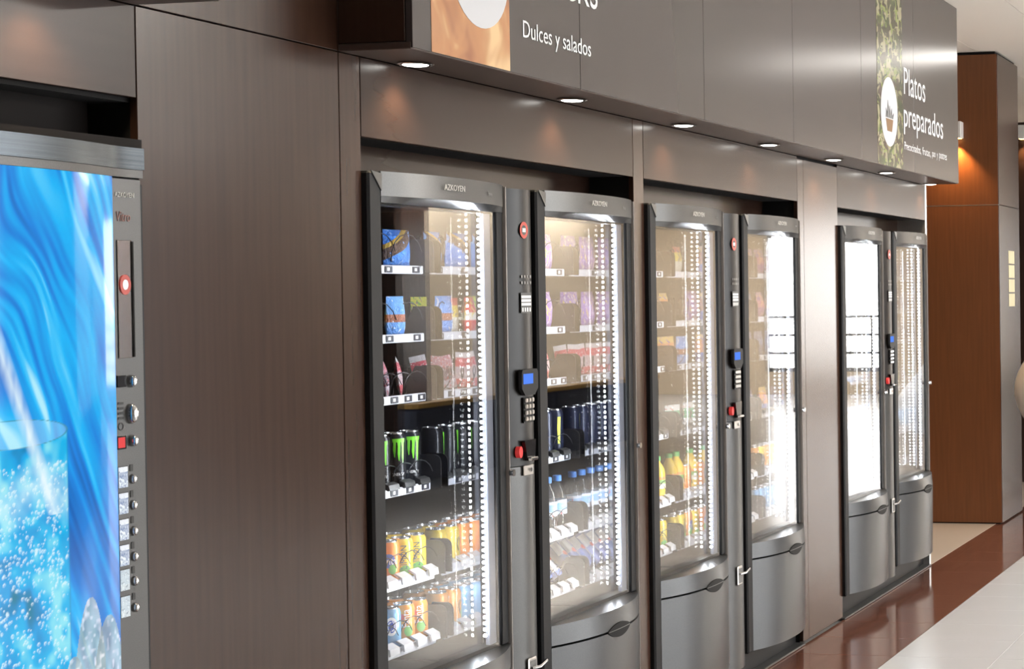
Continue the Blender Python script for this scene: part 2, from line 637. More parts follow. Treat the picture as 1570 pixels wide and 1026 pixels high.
def sign_box(x0, x1, seams, label):
    t = thing('overhead_sign_box', label, 'sign', (x0, 0, SZ))
    L = x1 - x0
    obj('core', MB().box(0.004, L - 0.004, SY + 0.022, -0.001, 0.02, CEIL - SZ - 0.003), M_gap, t)
    obj('underside_panel', MB().bbox(0, L, SY + 0.004, -0.001, 0.0, 0.018, 0.002), M_soff, t)
    obj('end_panel', MB().bbox(0, 0.018, SY + 0.02, -0.001, 0.019, CEIL - SZ - 0.003, 0.002), M_lam, t)
    obj('end_panel', MB().bbox(L - 0.018, L, SY + 0.02, -0.001, 0.019, CEIL - SZ - 0.003, 0.002), M_lam, t)
    s = [x0] + seams + [x1]
    for a, b in zip(s[:-1], s[1:]):
        obj('front_panel', MB().bbox(a - x0 + 0.0012, b - x0 - 0.0012, SY, SY + 0.018, 0.003, CEIL - SZ - 0.003, 0.001), M_sign, t)
    return t


sign_box(0.3, 3.219, [1.3, 2.27], 'brown overhead box above the blue drinks machine')
sb = sign_box(3.942, 9.700, [4.868, 5.849, 6.816, 7.786, 8.725], 'long brown overhead sign box above the glass-front vending machines')
sx0 = 3.942


def on_sign(name, me, x, z, off=0.0008, parent=sb):
    return link(name, me, parent, (x - sx0, SY - off, z - SZ))


# left picture: pastry close-up
M_pastry = mat_print('pastry print', [(0.0, (0.55, 0.24, 0.09)), (0.35, (0.68, 0.36, 0.15)), (0.7, (0.42, 0.15, 0.06))], None)
n, l = nodes_of(M_pastry)
for q in list(n):
    if q.type in ('VALTORGB',):
        q.color_ramp.interpolation = 'EASE'
        ramp = q
tcn = n.new('ShaderNodeTexCoord')
nzn = n.new('ShaderNodeTexNoise')
nzn.inputs['Scale'].default_value = 5.0
nzn.inputs['Detail'].default_value = 2.0
nzn.inputs['Distortion'].default_value = 1.2
l.new(tcn.outputs['Object'], nzn.inputs['Vector'])
l.new(nzn.outputs['Fac'], ramp.inputs[0])
ramp.color_ramp.elements[0].position = 0.3
ramp.color_ramp.elements[0].color = (0.34, 0.12, 0.05, 1)
ramp.color_ramp.elements[1].position = 0.5
ramp.color_ramp.elements[1].color = (0.55, 0.25, 0.10, 1)
ramp.color_ramp.elements[2].position = 0.72
ramp.color_ramp.elements[2].color = (0.80, 0.55, 0.28, 1)
on_sign('pastry_picture', MB().box(0, 0.405, -0.001, 0, 0, 0.95).mesh('picture', M_pastry), 4.030, 2.174, 0.0)
disc = on_sign('round_emblem', MB().disc_y(0, 0, -0.001, 0, 0.152, 0.152, 40).mesh('emblem', mat('emblem white', (0.66, 0.66, 0.68), 0.5)), 4.278, 2.42, 0.0012)
link('emblem_text', text_mesh('BAR', 0.10, 0.035, mat('emblem ink', (0.18, 0.10, 0.05), 0.5)), disc, (-0.02, -0.0012, -0.055))
on_sign('lettering', text_mesh('Dulces y salados', 0.428, 0.062, M_txt), 4.511, 2.262)
on_sign('lettering', text_mesh('SNACKS', 0.478, 0.10, M_txt), 4.512, 2.424)
# right picture: green salad strip
M_salad = mat_print('salad print', [(0.0, (0.08, 0.05, 0.035)), (0.5, (0.07, 0.055, 0.03))],
                    [(0.09, 0.13, 0.03), (0.24, 0.27, 0.09), (0.04, 0.06, 0.02), (0.33, 0.30, 0.18)], 8.0, 0.56, 0.25, stretch=(1.0, 1, 2.2))
on_sign('salad_picture', MB().box(0, 0.455, -0.001, 0, 0, 0.98).mesh('picture', M_salad), 8.048, 2.174, 0.0)
disc = on_sign('round_emblem', MB().disc_y(0, 0, -0.001, 0, 0.150, 0.168, 40).mesh('emblem', mat('emblem white', (0.66, 0.66, 0.68), 0.5)), 8.252, 2.437, 0.0012)
obj('pot', MB().prism([(-0.065, -0.035), (-0.04, -0.095), (0.04, -0.095), (0.065, -0.035)], 'y', -0.002, -0.001), mat('pot brown ink', (0.25, 0.13, 0.05), 0.5), disc)
lv = MB()
for a, hgt in ((-0.055, 0.045), (-0.028, 0.085), (0.0, 0.06), (0.03, 0.05), (0.058, 0.03)):
    lv.prism([(a - 0.012, -0.03), (a + 0.004, -0.03), (a + 0.014, -0.03 + hgt * 0.6), (a + 0.004 + a * 0.2, -0.03 + hgt), (a - 0.006, -0.03 + hgt * 0.55)], 'y', -0.002, -0.001)
obj('sprouts', lv, mat('sprout ink', (0.06, 0.06, 0.06), 0.5), disc)
on_sign('lettering', text_mesh('Platos', 0.425, 0.135, M_txt), 8.531, 2.553)
on_sign('lettering', text_mesh('preparados', 0.812, 0.165, M_txt), 8.524, 2.352)
ch_n = 0
words = 'Precocinados, frutas, pan y postres'.split(' ')
cw = 0.892 / 35
for wd in words:
    asc = 0.036 if any(c in 'Pftd' for c in wd) else 0.026
    dsc = 0.010 if any(c in 'py,' for c in wd) else 0.0
    on_sign('lettering', text_mesh(wd, cw * (len(wd) - 0.15), asc + dsc, M_txt), 8.528 + cw * ch_n, 2.280 - dsc)
    ch_n += len(wd) + 1

# ---- downlights in the underside
bez = MB().lathe([(0.043, 0.0), (0.047, -0.003), (0.040, -0.006), (0.034, -0.004), (0.034, 0.0)], 28).mesh('bezel', M_chrome, True)
len_ = MB().lathe([(0.033, -0.0045), (0.028, -0.0065), (0.015, -0.008)], 24).mesh('lens', M_lens, True)
DL = [(4.193, -.061), (5.082, -.070), (5.951, -.080), (6.831, -.089), (7.686, -.094), (8.606, -.084), (9.60, -.060), (2.92, -0.07), (2.04, -0.07)]
DLN = ['above the machine of blue crisp bags', 'above the machine of water bottles', 'above the machine of juice bottles', 'above the machine before the wide pier',
       'above the wide brown pier', 'above the machine just past the wide pier', 'at the open end of the wall', 'above the blue drinks machine', 'before the blue drinks machine']
spot_d = bpy.data.lights.new('downlight_bulb', 'SPOT')
spot_d.energy = 11.0
spot_d.color = (1.0, 0.80, 0.52)
spot_d.spot_size = math.radians(125)
spot_d.spot_blend = 0.7
spot_d.shadow_soft_size = 0.03
for i, (x, y) in enumerate(DL):
    t = thing('downlight', 'lit round downlight under the overhead box ' + DLN[i], 'downlight', (x, y, SZ), 0, 'downlights under the overhead boxes')
    link('bezel', bez, t)
    link('lens', len_, t)
    s = link('bulb', spot_d, t, (0, 0, -0.012))

# ================================================================== GLASS-FRONT VENDING MACHINES
DOOR_W = 0.735
TOPZ = 1.885
TZ = [1.653, 1.459, 1.287, 1.030, 0.782, 0.595]      # top of each tray's front strip
LANES = [4, 4, 8, 7, 8, 8]
TXa, TXb, TYf, TYb = 0.055, 0.626, 0.20, 0.62
TOFF = [0.0, 0.0, -0.002, -0.012, -0.020, -0.022]     # lower trays stand a little further forward


def bulge(x, xa, xb, s):
    u = (2 * (x - xa) / (xb - xa) - 1)
    return -0.015 - s * (1 - abs(u) ** 2.3)


def curved(xa, xb, z0, z1, s0, s1, yb, n=18, lip=0.0):
    """bow-fronted block between z0 and z1; s0, s1 = bulge at bottom and top"""
    b = MB()
    vs, fs = [], []
    for i in range(n + 1):
        x = xa + (xb - xa) * i / n
        vs += [(x, bulge(x, xa, xb, s0), z0), (x, bulge(x, xa, xb, s1), z1), (x, yb, z1), (x, yb, z0)]
    for i in range(n):
        k = 4 * i
        for q in range(4):
            fs.append((k + q, k + 4 + q, k + 4 + (q + 1) % 4, k + (q + 1) % 4))
    fs += [(0, 1, 2, 3), (4 * n + 3, 4 * n + 2, 4 * n + 1, 4 * n)]
    return b.add(vs, fs)


def helix(r, L, turns, seg=10):
    n = turns * seg
    return [(r * math.cos(2 * math.pi * i / seg), L * i / n, r * math.sin(2 * math.pi * i / seg)) for i in range(n + 1)]


ME = {}
ME['cabinet'] = (MB().box(0.012, DOOR_W - 0.02, 0.74, 0.76, 0.06, TOPZ)
                 .box(0.012, 0.022, 0.04, 0.74, 0.06, TOPZ)
                 .box(0.655, DOOR_W - 0.02, 0.04, 0.74, 0.06, TOPZ)
                 .box(0.022, 0.655, 0.04, 0.74, TOPZ - 0.04, TOPZ)
                 .box(0.022, 0.655, 0.04, 0.74, 0.06, 0.50)).mesh('cabinet', M_inner)
ME['side_lining'] = MB().box(0.648, 0.6545, 0.045, 0.73, 0.505, TOPZ - 0.045).mesh('side_lining', M_mirror)
fr = MB()
fr.bbox(0.003, 0.062, -0.018, 0.038, 0.11, TOPZ - 0.002, 0.006)        # hinge-side stile
fr.bbox(0.666, 0.703, -0.012, 0.038, 0.55, TOPZ - 0.003, 0.003)        # lock-side stile
fr.box(0.062, 0.666, 0.0, 0.038, 1.80, TOPZ - 0.004)                   # head
fr.box(0.062, 0.70, 0.0, 0.038, 0.12, 0.56)                            # foot
ME['door_frame'] = fr.mesh('door_frame', M_black)
ep = [(0.704, 0.038), (0.704, -0.014)]
for i in range(7):
    a = math.pi / 2 * i / 6
    ep.append((0.708 + 0.024 * math.sin(a), 0.004 - 0.024 * math.cos(a)))
ep.append((0.732, 0.038))
ME['door_edge'] = MB().prism(ep, 'z', 0.12, TOPZ - 0.004).mesh('door_edge', mat('satin door edge', (0.30, 0.28, 0.27), 0.3, metal=0.7), True)
ME['corner_cap'] = MB().prism([(0.012, TOPZ - 0.001), (0.060, TOPZ - 0.006), (0.058, TOPZ - 0.05)], 'y', -0.021, -0.0185).mesh('corner_cap', M_greyd)
ME['fascia'] = curved(0.064, 0.703, 1.822, TOPZ, 0.052, 0.046, -0.001).mesh('fascia', M_greyd, True)
ME['fascia_underside'] = curved(0.064, 0.700, 1.806, 1.8215, 0.012, 0.048, -0.001).mesh('fascia_underside', M_grey, True)
ME['bin_lip'] = curved(0.064, 0.706, 0.487, 0.548, 0.078, 0.070, 0.0).mesh('bin_lip', M_grey, True)
ME['bin_flap'] = curved(0.064, 0.706, 0.112, 0.480, 0.070, 0.078, 0.0).mesh('bin_flap', M_grey, True)
# dark lens-shaped grip on the joint between lip and flap
g = MB()
vs, fs = [], []
NG = 16
for i in range(NG + 1):
    u = i / NG
    x = 0.30 + 0.17 * u
    hgt = 0.026 * math.sin(math.pi * u) ** 0.7
    y = bulge(x, 0.064, 0.706, 0.078) - 0.0035
    zc = 0.484
    vs += [(x, y, zc - hgt * 1.0), (x, y, zc + hgt * 0.75), (x, y + 0.02, zc + hgt * 0.75), (x, y + 0.02, zc - hgt)]
for i in range(NG):
    for q in range(4):
        fs.append((4 * i + q, 4 * i + 4 + q, 4 * i + 4 + (q + 1) % 4, 4 * i + (q + 1) % 4))
g.add(vs, fs)
ME['grip'] = g.mesh('grip', mat('grip recess black', (0.01, 0.01, 0.01), 0.6, spec=0.2), True)
gl = MB()
sg = MB()
for i in range(NG + 1):
    u = i / NG
    x = 0.305 + 0.16 * u
    y = bulge(x, 0.064, 0.706, 0.078) - 0.0042
    sg.add([(x, y, 0.4825), (x, y, 0.4855)], [])
sg.f = [(2 * i, 2 * i + 2, 2 * i + 3, 2 * i + 1) for i in range(NG)]
sg.m = [0] * NG
ME['grip_slot'] = sg.mesh('grip_slot', M_greyd)


def pane_mesh(y):
    b = MB()
    x0, x1, z0, z1, t = 0.060, 0.668, 0.549, 1.812, 0.004
    vs = [(x0, y, z0), (x1, y, z0), (x1, y, z1), (x0, y, z1), (x0, y + t, z0), (x1, y + t, z0), (x1, y + t, z1), (x0, y + t, z1)]
    b.add(vs, [(0, 1, 2, 3)], 0)
    b.add(vs, [(7, 6, 5, 4), (0, 4, 5, 1), (3, 2, 6, 7), (0, 3, 7, 4), (1, 5, 6, 2)], 1)
    return b.mesh('glass_pane', [M_glass, M_clear])


ME['outer_pane'] = pane_mesh(-0.006)
ME['inner_pane'] = pane_mesh(0.0245)
ME['led_channel'] = MB().bbox(0.622, 0.662, 0.004, 0.018, 0.555, 1.808, 0.002).mesh('led_channel', mat('led channel grey', (0.16, 0.17, 0.21), 0.5))
leds = MB()
NL = 70
ico = []
for i in range(6):
    a = 2 * math.pi * i / 6
    ico.append((math.cos(a), math.sin(a)))
for k in range(NL):
    z = 0.592 + k * (1.798 - 0.592) / (NL - 1)
    c = Vector((0.596, 0.003, z))
    r = 0.0044
    vs = [c + Vector((-0.002, 0, 0))]
    vs = []
    for i in range(10):
        a = 2 * math.pi * i / 10
        # small disc turned towards the aisle
        vs.append(c + Vector((0.8 * r * math.cos(a), -0.6 * r * math.cos(a), r * math.sin(a))))
    top = [p + Vector((0.002, 0.004, 0)) for p in vs]
    leds.add(vs + top, [tuple(range(10))] + [(i, (i + 1) % 10, 10 + (i + 1) % 10, 10 + i) for i in range(10)] + [tuple(range(19, 9, -1))])
ME['led_dots'] = leds.mesh('led_dots', M_led)
ME['lock'] = MB().disc_y(0.713, 1.047, -0.032, -0.02, 0.010, 0.010, 16).mesh('lock', M_chrome)
ME['brand'] = text_mesh('AZKOYEN', 0.105, 0.016, mat('brand lettering', (0.60, 0.59, 0.57), 0.4))
ME['model'] = text_mesh('Palma', 0.034, 0.011, mat('model lettering', (0.30, 0.29, 0.28), 0.4), shear=0.3)

# ---- trays
PF = TYf - 0.036
plate_pts = [(PF, -0.02), (PF, 0.055)]
for i in range(7):
    a = math.pi - (math.pi / 2) * i / 6
    plate_pts.append((PF + 0.022 + 0.022 * math.cos(a), 0.055 + 0.022 * math.sin(a)))
plate_pts += [(TYf + 0.03, 0.077), (TYf + 0.06, 0.02), (TYb, 0.02), (TYb, -0.02)]
ME['tray'] = (MB().box(TXa, TXb, TYf + 0.004, TYb, -0.020, -0.016).box(TXa, TXb, TYb - 0.006, TYb, -0.016, 0.03)).mesh('tray', M_tray)
ME['side_plate'] = MB().prism(plate_pts, 'x', TXb + 0.001, TXb + 0.005).mesh('side_plate', M_tray)
ME['side_plate_l'] = MB().prism(plate_pts, 'x', TXa - 0.005, TXa - 0.001).mesh('side_plate', M_tray)
ME['front_strip'] = MB().bbox(TXa, TXb, TYf - 0.004, TYf + 0.003, -0.024, 0.0, 0.002).mesh('front_strip', M_strip)
ME['front_strip_low'] = MB().bbox(TXa, TXb, TYf - 0.004, TYf + 0.003, -0.034, -0.008, 0.002).mesh('front_strip', M_strip)
M_tagk = mat('tag dark', (0.03, 0.03, 0.04), 0.4)
ME['price_tag'] = MB().bbox(-0.019, 0.019, -0.0025, 0, -0.009, 0.009, 0.001, 0).box(-0.010, 0.002, -0.0035, -0.0025, -0.004, 0.005, 1).mesh('price_tag', [M_tagk, M_white])
ME['price_flap'] = MB().prism([(0.0, 0.0), (-0.022, -0.012), (-0.024, -0.030), (-0.020, -0.031), (-0.016, -0.014), (0.004, -0.004)], 'x', -0.024, 0.024).mesh('price_flap', mat('flap white', (0.52, 0.52, 0.54), 0.35))
ME['price_flap_d'] = MB().prism([(0.004, 0.014), (-0.012, 0.008), (-0.016, -0.006), (-0.010, -0.008), (0.004, -0.004)], 'x', -0.026, 0.026).mesh('price_flap', M_greyd)
for nl in (4, 7, 8):
    lw = (TXb - TXa) / nl
    r = min(0.036, lw * 0.47) if nl != 4 else 0.050
    ME['coil%d' % nl] = MB().tube(helix(r, 0.36, 5, 12), 0.0016, 4).mesh('coil', M_wire)

led_light = bpy.data.lights.new('led_light', 'AREA')
led_light.shape = 'RECTANGLE'
led_light.size = 0.012
led_light.size_y = 1.2
led_light.energy = LED_POWER
led_light.color = (0.86, 0.93, 1.0)
led_light.spread = math.radians(170)


def machine(x, label, group=None, door=None):
    t = thing('vending_machine', label, 'vending machine', (x, 0, 0), 0, group)
    link('cabinet', ME['cabinet'], t)
    link('side_lining', ME['side_lining'], t)
    df = link('door_frame', ME['door_frame'], t)
    link('corner_cap', ME['corner_cap'], df)
    link('lock', ME['lock'], df)
    link('door_edge', ME['door_edge'], t)
    fa = link('fascia', ME['fascia'], t)
    xt = 0.285
    b = link('brand_lettering', ME['brand'], fa, (xt, bulge(xt + 0.05, 0.064, 0.703, 0.0515) - 0.0012, 1.848), (0, 0, -0.012))
    xm = 0.535
    link('model_lettering', ME['model'], fa, (xm, bulge(xm + 0.005, 0.064, 0.703, 0.0515) - 0.0018, 1.846), (0, 0, 0.15))
    link('fascia_underside', ME['fascia_underside'], t)
    link('bin_lip', ME['bin_lip'], t)
    fl = link('bin_flap', ME['bin_flap'], t)
    gr = link('grip', ME['grip'], t)
    link('grip_slot', ME['grip_slot'], gr)
    link('glass_pane', ME['outer_pane'], t)
    link('glass_pane', ME['inner_pane'], t)
    ch = link('led_channel', ME['led_channel'], t)
    d = tag(link('led_dots', ME['led_dots'], ch), kind='stuff')
    la = link('led_light', led_light, t, (0.606, 0.036, 1.19))
    # shine towards the trays: local -Z along (-0.8, 0.6, 0), long side vertical
    dv = Vector((-0.78, 0.62, 0)).normalized()
    zax = -dv
    yax = Vector((0, 0, 1))
    xax = yax.cross(zax)
    la.rotation_euler = Matrix((xax, yax, zax)).transposed().to_euler()
    for r in range(6):
        tr = link('tray', ME['tray'], t, (0, TOFF[r], TZ[r]))
        link('side_plate', ME['side_plate'], tr)
        link('side_plate', ME['side_plate_l'], tr)
        link('front_strip', ME['front_strip'] if r < 4 else ME['front_strip_low'], tr)
        nl = LANES[r]
        lw = (TXb - TXa) / nl
        for k in range(nl):
            xc = TXa + (k + 0.5) * lw
            if r < 4:
                link('price_tag', ME['price_tag'], tr, (xc + (0.03 if nl == 4 else 0.01), TYf - 0.004, -0.012))
            if r == 3:
                link('price_flap', ME['price_flap_d'], tr, (xc, TYf + 0.002, 0.004))
            if r > 3:
                link('price_flap', ME['price_flap'], tr, (xc, TYf, 0.012))
            link('coil', ME['coil%d' % nl], tr, (xc, TYf - 0.014, 0.03 if nl != 4 else 0.04))
    return t


MX = [N1[0], N1[1] - 0.0 - 0.735 - 0.003, N2[0] + 0.001, N2[1] - 0.735 - 0.010, N3[0] + 0.004, N3[1] - 0.735 - 0.006]
MX[0] = 4.033
MX[1] = 4.935
MX[3] = 6.706
MX[5] = 8.957
MREF = ['beside tall panel', 'beside narrow pier', 'of juice bottles',
        'before wide pier', 'past wide pier', 'at wall end']
machine(MX[0], 'glass-front vending machine with blue crisp bags and black energy cans')
machine(MX[1], 'glass-front vending machine stocked with purple snack bags and water bottles')
machine(MX[2], 'glass-front vending machine with sparse upper trays, yellow juice bottles and orange cans')
machine(MX[3], 'glass-front vending machine between a payment column and the wide brown pier')
machine(MX[4], 'glass-front vending machine just past the wide brown pier, with colourless bottles')
machine(MX[5], 'glass-front vending machine with dark blue packs at the open wall end')

# ---- payment columns between the doors
CW = 0.165


def column(x, label, w=CW):
    t = thing('payment_column', label, 'payment column', (x, 0, 0), 0)
    # rounded front profile in plan
    pts = [(0.004, 0.04), (0.004, -0.005)]
    for i in range(15):
        u = i / 14
        pts.append((0.006 + (w - 0.012) * u, -0.0035 - 0.021 * (1 - abs(2 * u - 1) ** 2.0)))
    pts.append((w - 0.004, 0.04))
    up = MB().prism(pts, 'z', 1.06, TOPZ - 0.006)
    obj('upper_cover', up, mat('dark umber plastic', (0.020, 0.017, 0.016), 0.36, spec=0.35), t, smooth=True)
    obj('lower_cover', MB().prism(pts, 'z', 0.075, 1.0575), M_greyd, t, smooth=True)
    obj('backing', MB().box(0.0, w, 0.041, 0.06, 0.06, TOPZ - 0.01), M_black, t)
    f = -0.0245
    st = obj('round_sticker', MB().ring_y(0.073, 1.758, f - 0.001, f, 0.015, 0.025), mat('sticker red', (0.55, 0.06, 0.04), 0.4), t)
    obj('sticker_centre', MB().disc_y(0.073, 1.758, f - 0.0008, f, 0.0148, 0.0148), mat('sticker dark', (0.05, 0.05, 0.05), 0.4), st)
    obj('sticker_mark', MB().box(0.063, 0.083, f - 0.0014, f - 0.0008, 1.752, 1.764), M_white, st)
    ic = MB()
    for i in range(4):
        for j in range(2):
            ic.box(0.052 + i * 0.018, 0.060 + i * 0.018, f - 0.0006, f, 1.598 + j * 0.018, 1.606 + j * 0.018)
    obj('icon_print', ic, mat('faint print', (0.28, 0.27, 0.26), 0.5), t)
    lb = obj('instruction_label', MB().box(0.048, 0.112, f - 0.001, f, 1.512, 1.572), mat('label backing', (0.10, 0.10, 0.10), 0.5), t)
    ls = MB()
    for z in (1.560, 1.549, 1.538):
        ls.box(0.050, 0.110, f - 0.0016, f - 0.001, z - 0.004, z + 0.004)
    for i in range(4):
        ls.box(0.054 + i * 0.015, 0.062 + i * 0.015, f - 0.0016, f - 0.001, 1.516, 1.528)
    obj('label_lines', ls, M_white, lb)
    dp = obj('display', MB().prism([(0.030, 1.345), (0.120, 1.345), (0.126, 1.335), (0.126, 1.288), (0.105, 1.268), (0.045, 1.268), (0.026, 1.288), (0.026, 1.335)], 'y', f - 0.012, f), M_black, t)
    obj('screen', MB().box(0.034, 0.092, f - 0.0135, f - 0.012, 1.302, 1.332), mat_emit('lcd blue', (0.10, 0.25, 0.95), 1.1), dp)
    kp = link('keypad', MB().box(0.050, 0.112, f - 0.003, f, 1.186, 1.262).mesh('keypad', M_black), t)
    for i in range(3):
        for j in range(4):
            obj('key', MB().bbox(0.054 + i * 0.019, 0.068 + i * 0.019, f - 0.010, f - 0.003, 1.191 + j * 0.0185, 1.204 + j * 0.0185, 0.002), M_alu, kp)
    cp = obj('coin_return', MB().prism([(0.040, 1.135), (0.110, 1.135), (0.105, 1.085), (0.090, 1.074), (0.058, 1.074)], 'y', f - 0.010, f), M_blackg, t)
    obj('cup_lip', MB().bbox(0.056, 0.100, f - 0.024, f - 0.010, 1.074, 1.084, 0.003), M_chrome, cp)
    obj('reject_button', MB().disc_y(0.028, 1.102, f - 0.004, f + 0.01, 0.011, 0.017), mat('red button', (0.75, 0.05, 0.05), 0.3, emit=(0.8, 0.05, 0.05), estr=0.25), t)
    kpl = obj('key_plate', MB().bbox(0.046, 0.106, f - 0.003, f, 1.030, 1.060, 0.001), M_alu, t)
    obj('keyhole', MB().disc_y(0.088, 1.045, f - 0.006, f - 0.003, 0.006, 0.006, 12), M_chrome, kpl)
    hd = obj('handle', MB().bbox(0.052, 0.104, f - 0.006, f, 0.410, 0.485, 0.004), M_alu, t)
    obj('handle_recess', MB().box(0.060, 0.096, f - 0.0068, f - 0.006, 0.418, 0.476), mat('recess grey', (0.18, 0.18, 0.18), 0.4, metal=0.6), hd)
    obj('lever', MB().tube([(0.066, f - 0.010, 0.455), (0.085, f - 0.026, 0.458), (0.118, f - 0.030, 0.470)], 0.005, 8), M_chrome, hd, smooth=True)
    return t


column(MX[0] + DOOR_W + 0.001, 'grey payment column with keypad beside the machine of blue crisp bags', MX[1] - MX[0] - DOOR_W - 0.002)
column(MX[2] + DOOR_W + 0.001, 'grey payment column with keypad between the machines flanked by both brown piers', MX[3] - MX[2] - DOOR_W - 0.002)
column(MX[4] + DOOR_W + 0.001, 'grey payment column with keypad past the wide pier', MX[5] - MX[4] - DOOR_W - 0.002)

# ================================================================== PRODUCTS


def bag_mesh(name, w, h, d, m, nx=8, nz=10):
    vs, fs = [], []
    for side in (-1, 1):
        for j in range(nz + 1):
            for i in range(nx + 1):
                u, v = i / nx, j / nz
                b = (max(0, math.sin(math.pi * u)) ** 0.55) * (max(0, math.sin(math.pi * min(max((v - 0.05) / 0.9, 0), 1))) ** 0.5)
                wob = 0.0025 * math.sin(9 * u + 5 * v * side) * b
                ww = w * (1 - 0.10 * b * 0.5)
                vs.append(((u - 0.5) * ww, side * (d / 2 * b + wob + 0.0006), v * h))
    k = (nx + 1) * (nz + 1)
    for s in (0, 1):
        for j in range(nz):
            for i in range(nx):
                a = s * k + j * (nx + 1) + i
                fs.append((a, a + 1, a + nx + 2, a + nx + 1))
    for j in range(nz):
        for i in (0, nx):
            a = j * (nx + 1) + i
            fs.append((a, a + nx + 1, a + nx + 1 + k, a + k))
    for i in range(nx):
        for j in (0, nz):
            a = j * (nx + 1) + i
            fs.append((a, a + 1, a + 1 + k, a + k))
    return MB().add(vs, fs).mesh(name, m, True)


def can_body(r, h, m):
    return MB().lathe([(r * 0.78, 0.0), (r * 0.84, 0.002), (r, 0.010), (r, h - 0.016), (r * 0.93, h - 0.008), (r * 0.82, h - 0.003), (r * 0.84, h - 0.001)], 20, cap=False).mesh('body', m, True)


def can_lid(r, h):
    b = MB().lathe([(r * 0.85, h - 0.003), (r * 0.85, h), (r * 0.79, h), (r * 0.78, h - 0.004), (0.002, h - 0.004)], 20, cap=False)
    b.lathe([(r * 0.78, 0.0002), (r * 0.6, 0.003), (0.002, 0.004)], 20, cap=False)
    b.bbox(-0.006, 0.006, -0.014, 0.004, h - 0.004, h - 0.002, 0.0005)
    return b.mesh('lid', M_silver, True)


def wrap_pts(pts, r, zoff):
    return [((r) * math.sin(p[0] / r), -(r) * math.cos(p[0] / r), p[1] + zoff) for p in pts]


def wrap_text(s, w, h, r, zc, m, vertical=True):
    me = text_mesh(s, w, h, m, 0.0003)
    co = np.array([v.co[:] for v in me.vertices])
    if vertical:
        x = -(co[:, 2] - h / 2)
        z = co[:, 0] - w / 2
    else:
        x = co[:, 0] - w / 2
        z = co[:, 2] - h / 2
    a = x / r
    rr = r + 0.0012 - co[:, 1]
    for v, aa, q, zz in zip(me.vertices, a, rr, z):
        v.co = (q * math.sin(aa), -q * math.cos(aa), zz + zc)
    me.update()
    return me


def wrap_disc(cx, cz, rx, rz, r, m, n=18):
    b = MB()
    # fan with inner ring so that it hugs the can
    vs, fs = [], []
    R = r + 0.0007
    for k, s in enumerate((0.02, 0.5, 1.0)):
        for i in range(n):
            a = 2 * math.pi * i / n
            p = (cx + rx * s * math.cos(a), cz + rz * s * math.sin(a))
            vs.append((R * math.sin(p[0] / r), -R * math.cos(p[0] / r), p[1]))
    for k in range(2):
        for i in range(n):
            j = (i + 1) % n
            fs.append((k * n + i, k * n + j, (k + 1) * n + j, (k + 1) * n + i))
    b.add(vs, fs)
    return b.mesh('print', m)


def wrap_poly(pts, r, m, off=0.0007):
    """quad strip given as list of (left x, right x, z)"""
    b = MB()
    vs, fs = [], []
    R = r + off
    for xl, xr, z in pts:
        for k in range(4):
            x = xl + (xr - xl) * k / 3
            vs.append((R * math.sin(x / r), -R * math.cos(x / r), z))
    for i in range(len(pts) - 1):
        for k in range(3):
            a = 4 * i + k
            fs.append((a, a + 1, a + 5, a + 4))
    return b.add(vs, fs).mesh('print', m)


CR, CH = 0.0325, 0.116
inkw = mat('white ink', (0.85, 0.85, 0.85), 0.4)
inkb = mat('blue ink', (0.03, 0.08, 0.45), 0.4)
inkr = mat('red ink', (0.65, 0.04, 0.03), 0.4)
inkg = mat('leaf green ink', (0.12, 0.42, 0.06), 0.4)
inkk = mat('dark teal ink', (0.02, 0.10, 0.12), 0.4)
LIDS = {}


def proto_can(name, col, prints, r=CR, h=CH, rough=0.25):
    """returns list of (part name, mesh)"""
    m = mat(name + ' paint', col, rough, metal=0.25)
    key = (r, h)
    if key not in LIDS:
        LIDS[key] = can_lid(r, h)
    return [('body', can_body(r, h, m)), ('lid', LIDS[key])] + [('print', p) for p in prints]


def claw(r):
    ps = []
    for k, (x0, bot) in enumerate(((-0.014, 0.098), (-0.002, 0.088), (0.010, 0.082))):
        ps.append(wrap_poly([(x0 + 0.002, x0 + 0.004, bot), (x0 - 0.001, x0 + 0.006, bot + 0.02), (x0, x0 + 0.007, bot + 0.042), (x0 - 0.002, x0 + 0.009, 0.148)], r, M_green))
    ps.append(wrap_poly([(-0.016, 0.020, 0.140), (-0.017, 0.021, 0.150)], r, M_green))
    ps.append(wrap_text('ENERGY', 0.034, 0.008, r, 0.05, inkw, False))
    return ps


P = {}
P['orange'] = proto_can('orange can', (0.85, 0.26, 0.03), [wrap_disc(0, 0.062, 0.020, 0.020, CR, inkb), wrap_text('Fanta', 0.046, 0.020, CR, 0.062, inkw, False), wrap_disc(0.012, 0.038, 0.012, 0.014, CR, inkg)])
P['lemon'] = proto_can('lemon can', (0.88, 0.62, 0.05), [wrap_text('LIMÓN', 0.066, 0.022, CR, 0.062, inkk, True), wrap_disc(0.006, 0.026, 0.016, 0.013, CR, inkg)])
P['lightblue'] = proto_can('pale blue can', (0.20, 0.45, 0.72), [wrap_disc(0, 0.066, 0.018, 0.026, CR, inkw), wrap_disc(0, 0.066, 0.012, 0.018, CR, inkb)])
P['leafy'] = proto_can('leafy orange can', (0.85, 0.33, 0.05), [wrap_text('Fanta', 0.050, 0.022, CR, 0.076, inkw, True), wrap_disc(0.008, 0.04, 0.013, 0.016, CR, inkg), wrap_disc(-0.012, 0.08, 0.008, 0.010, CR, inkr)])
P['energy'] = proto_can('black energy can', (0.012, 0.012, 0.014), claw(0.0325), 0.0325, 0.166, 0.25)
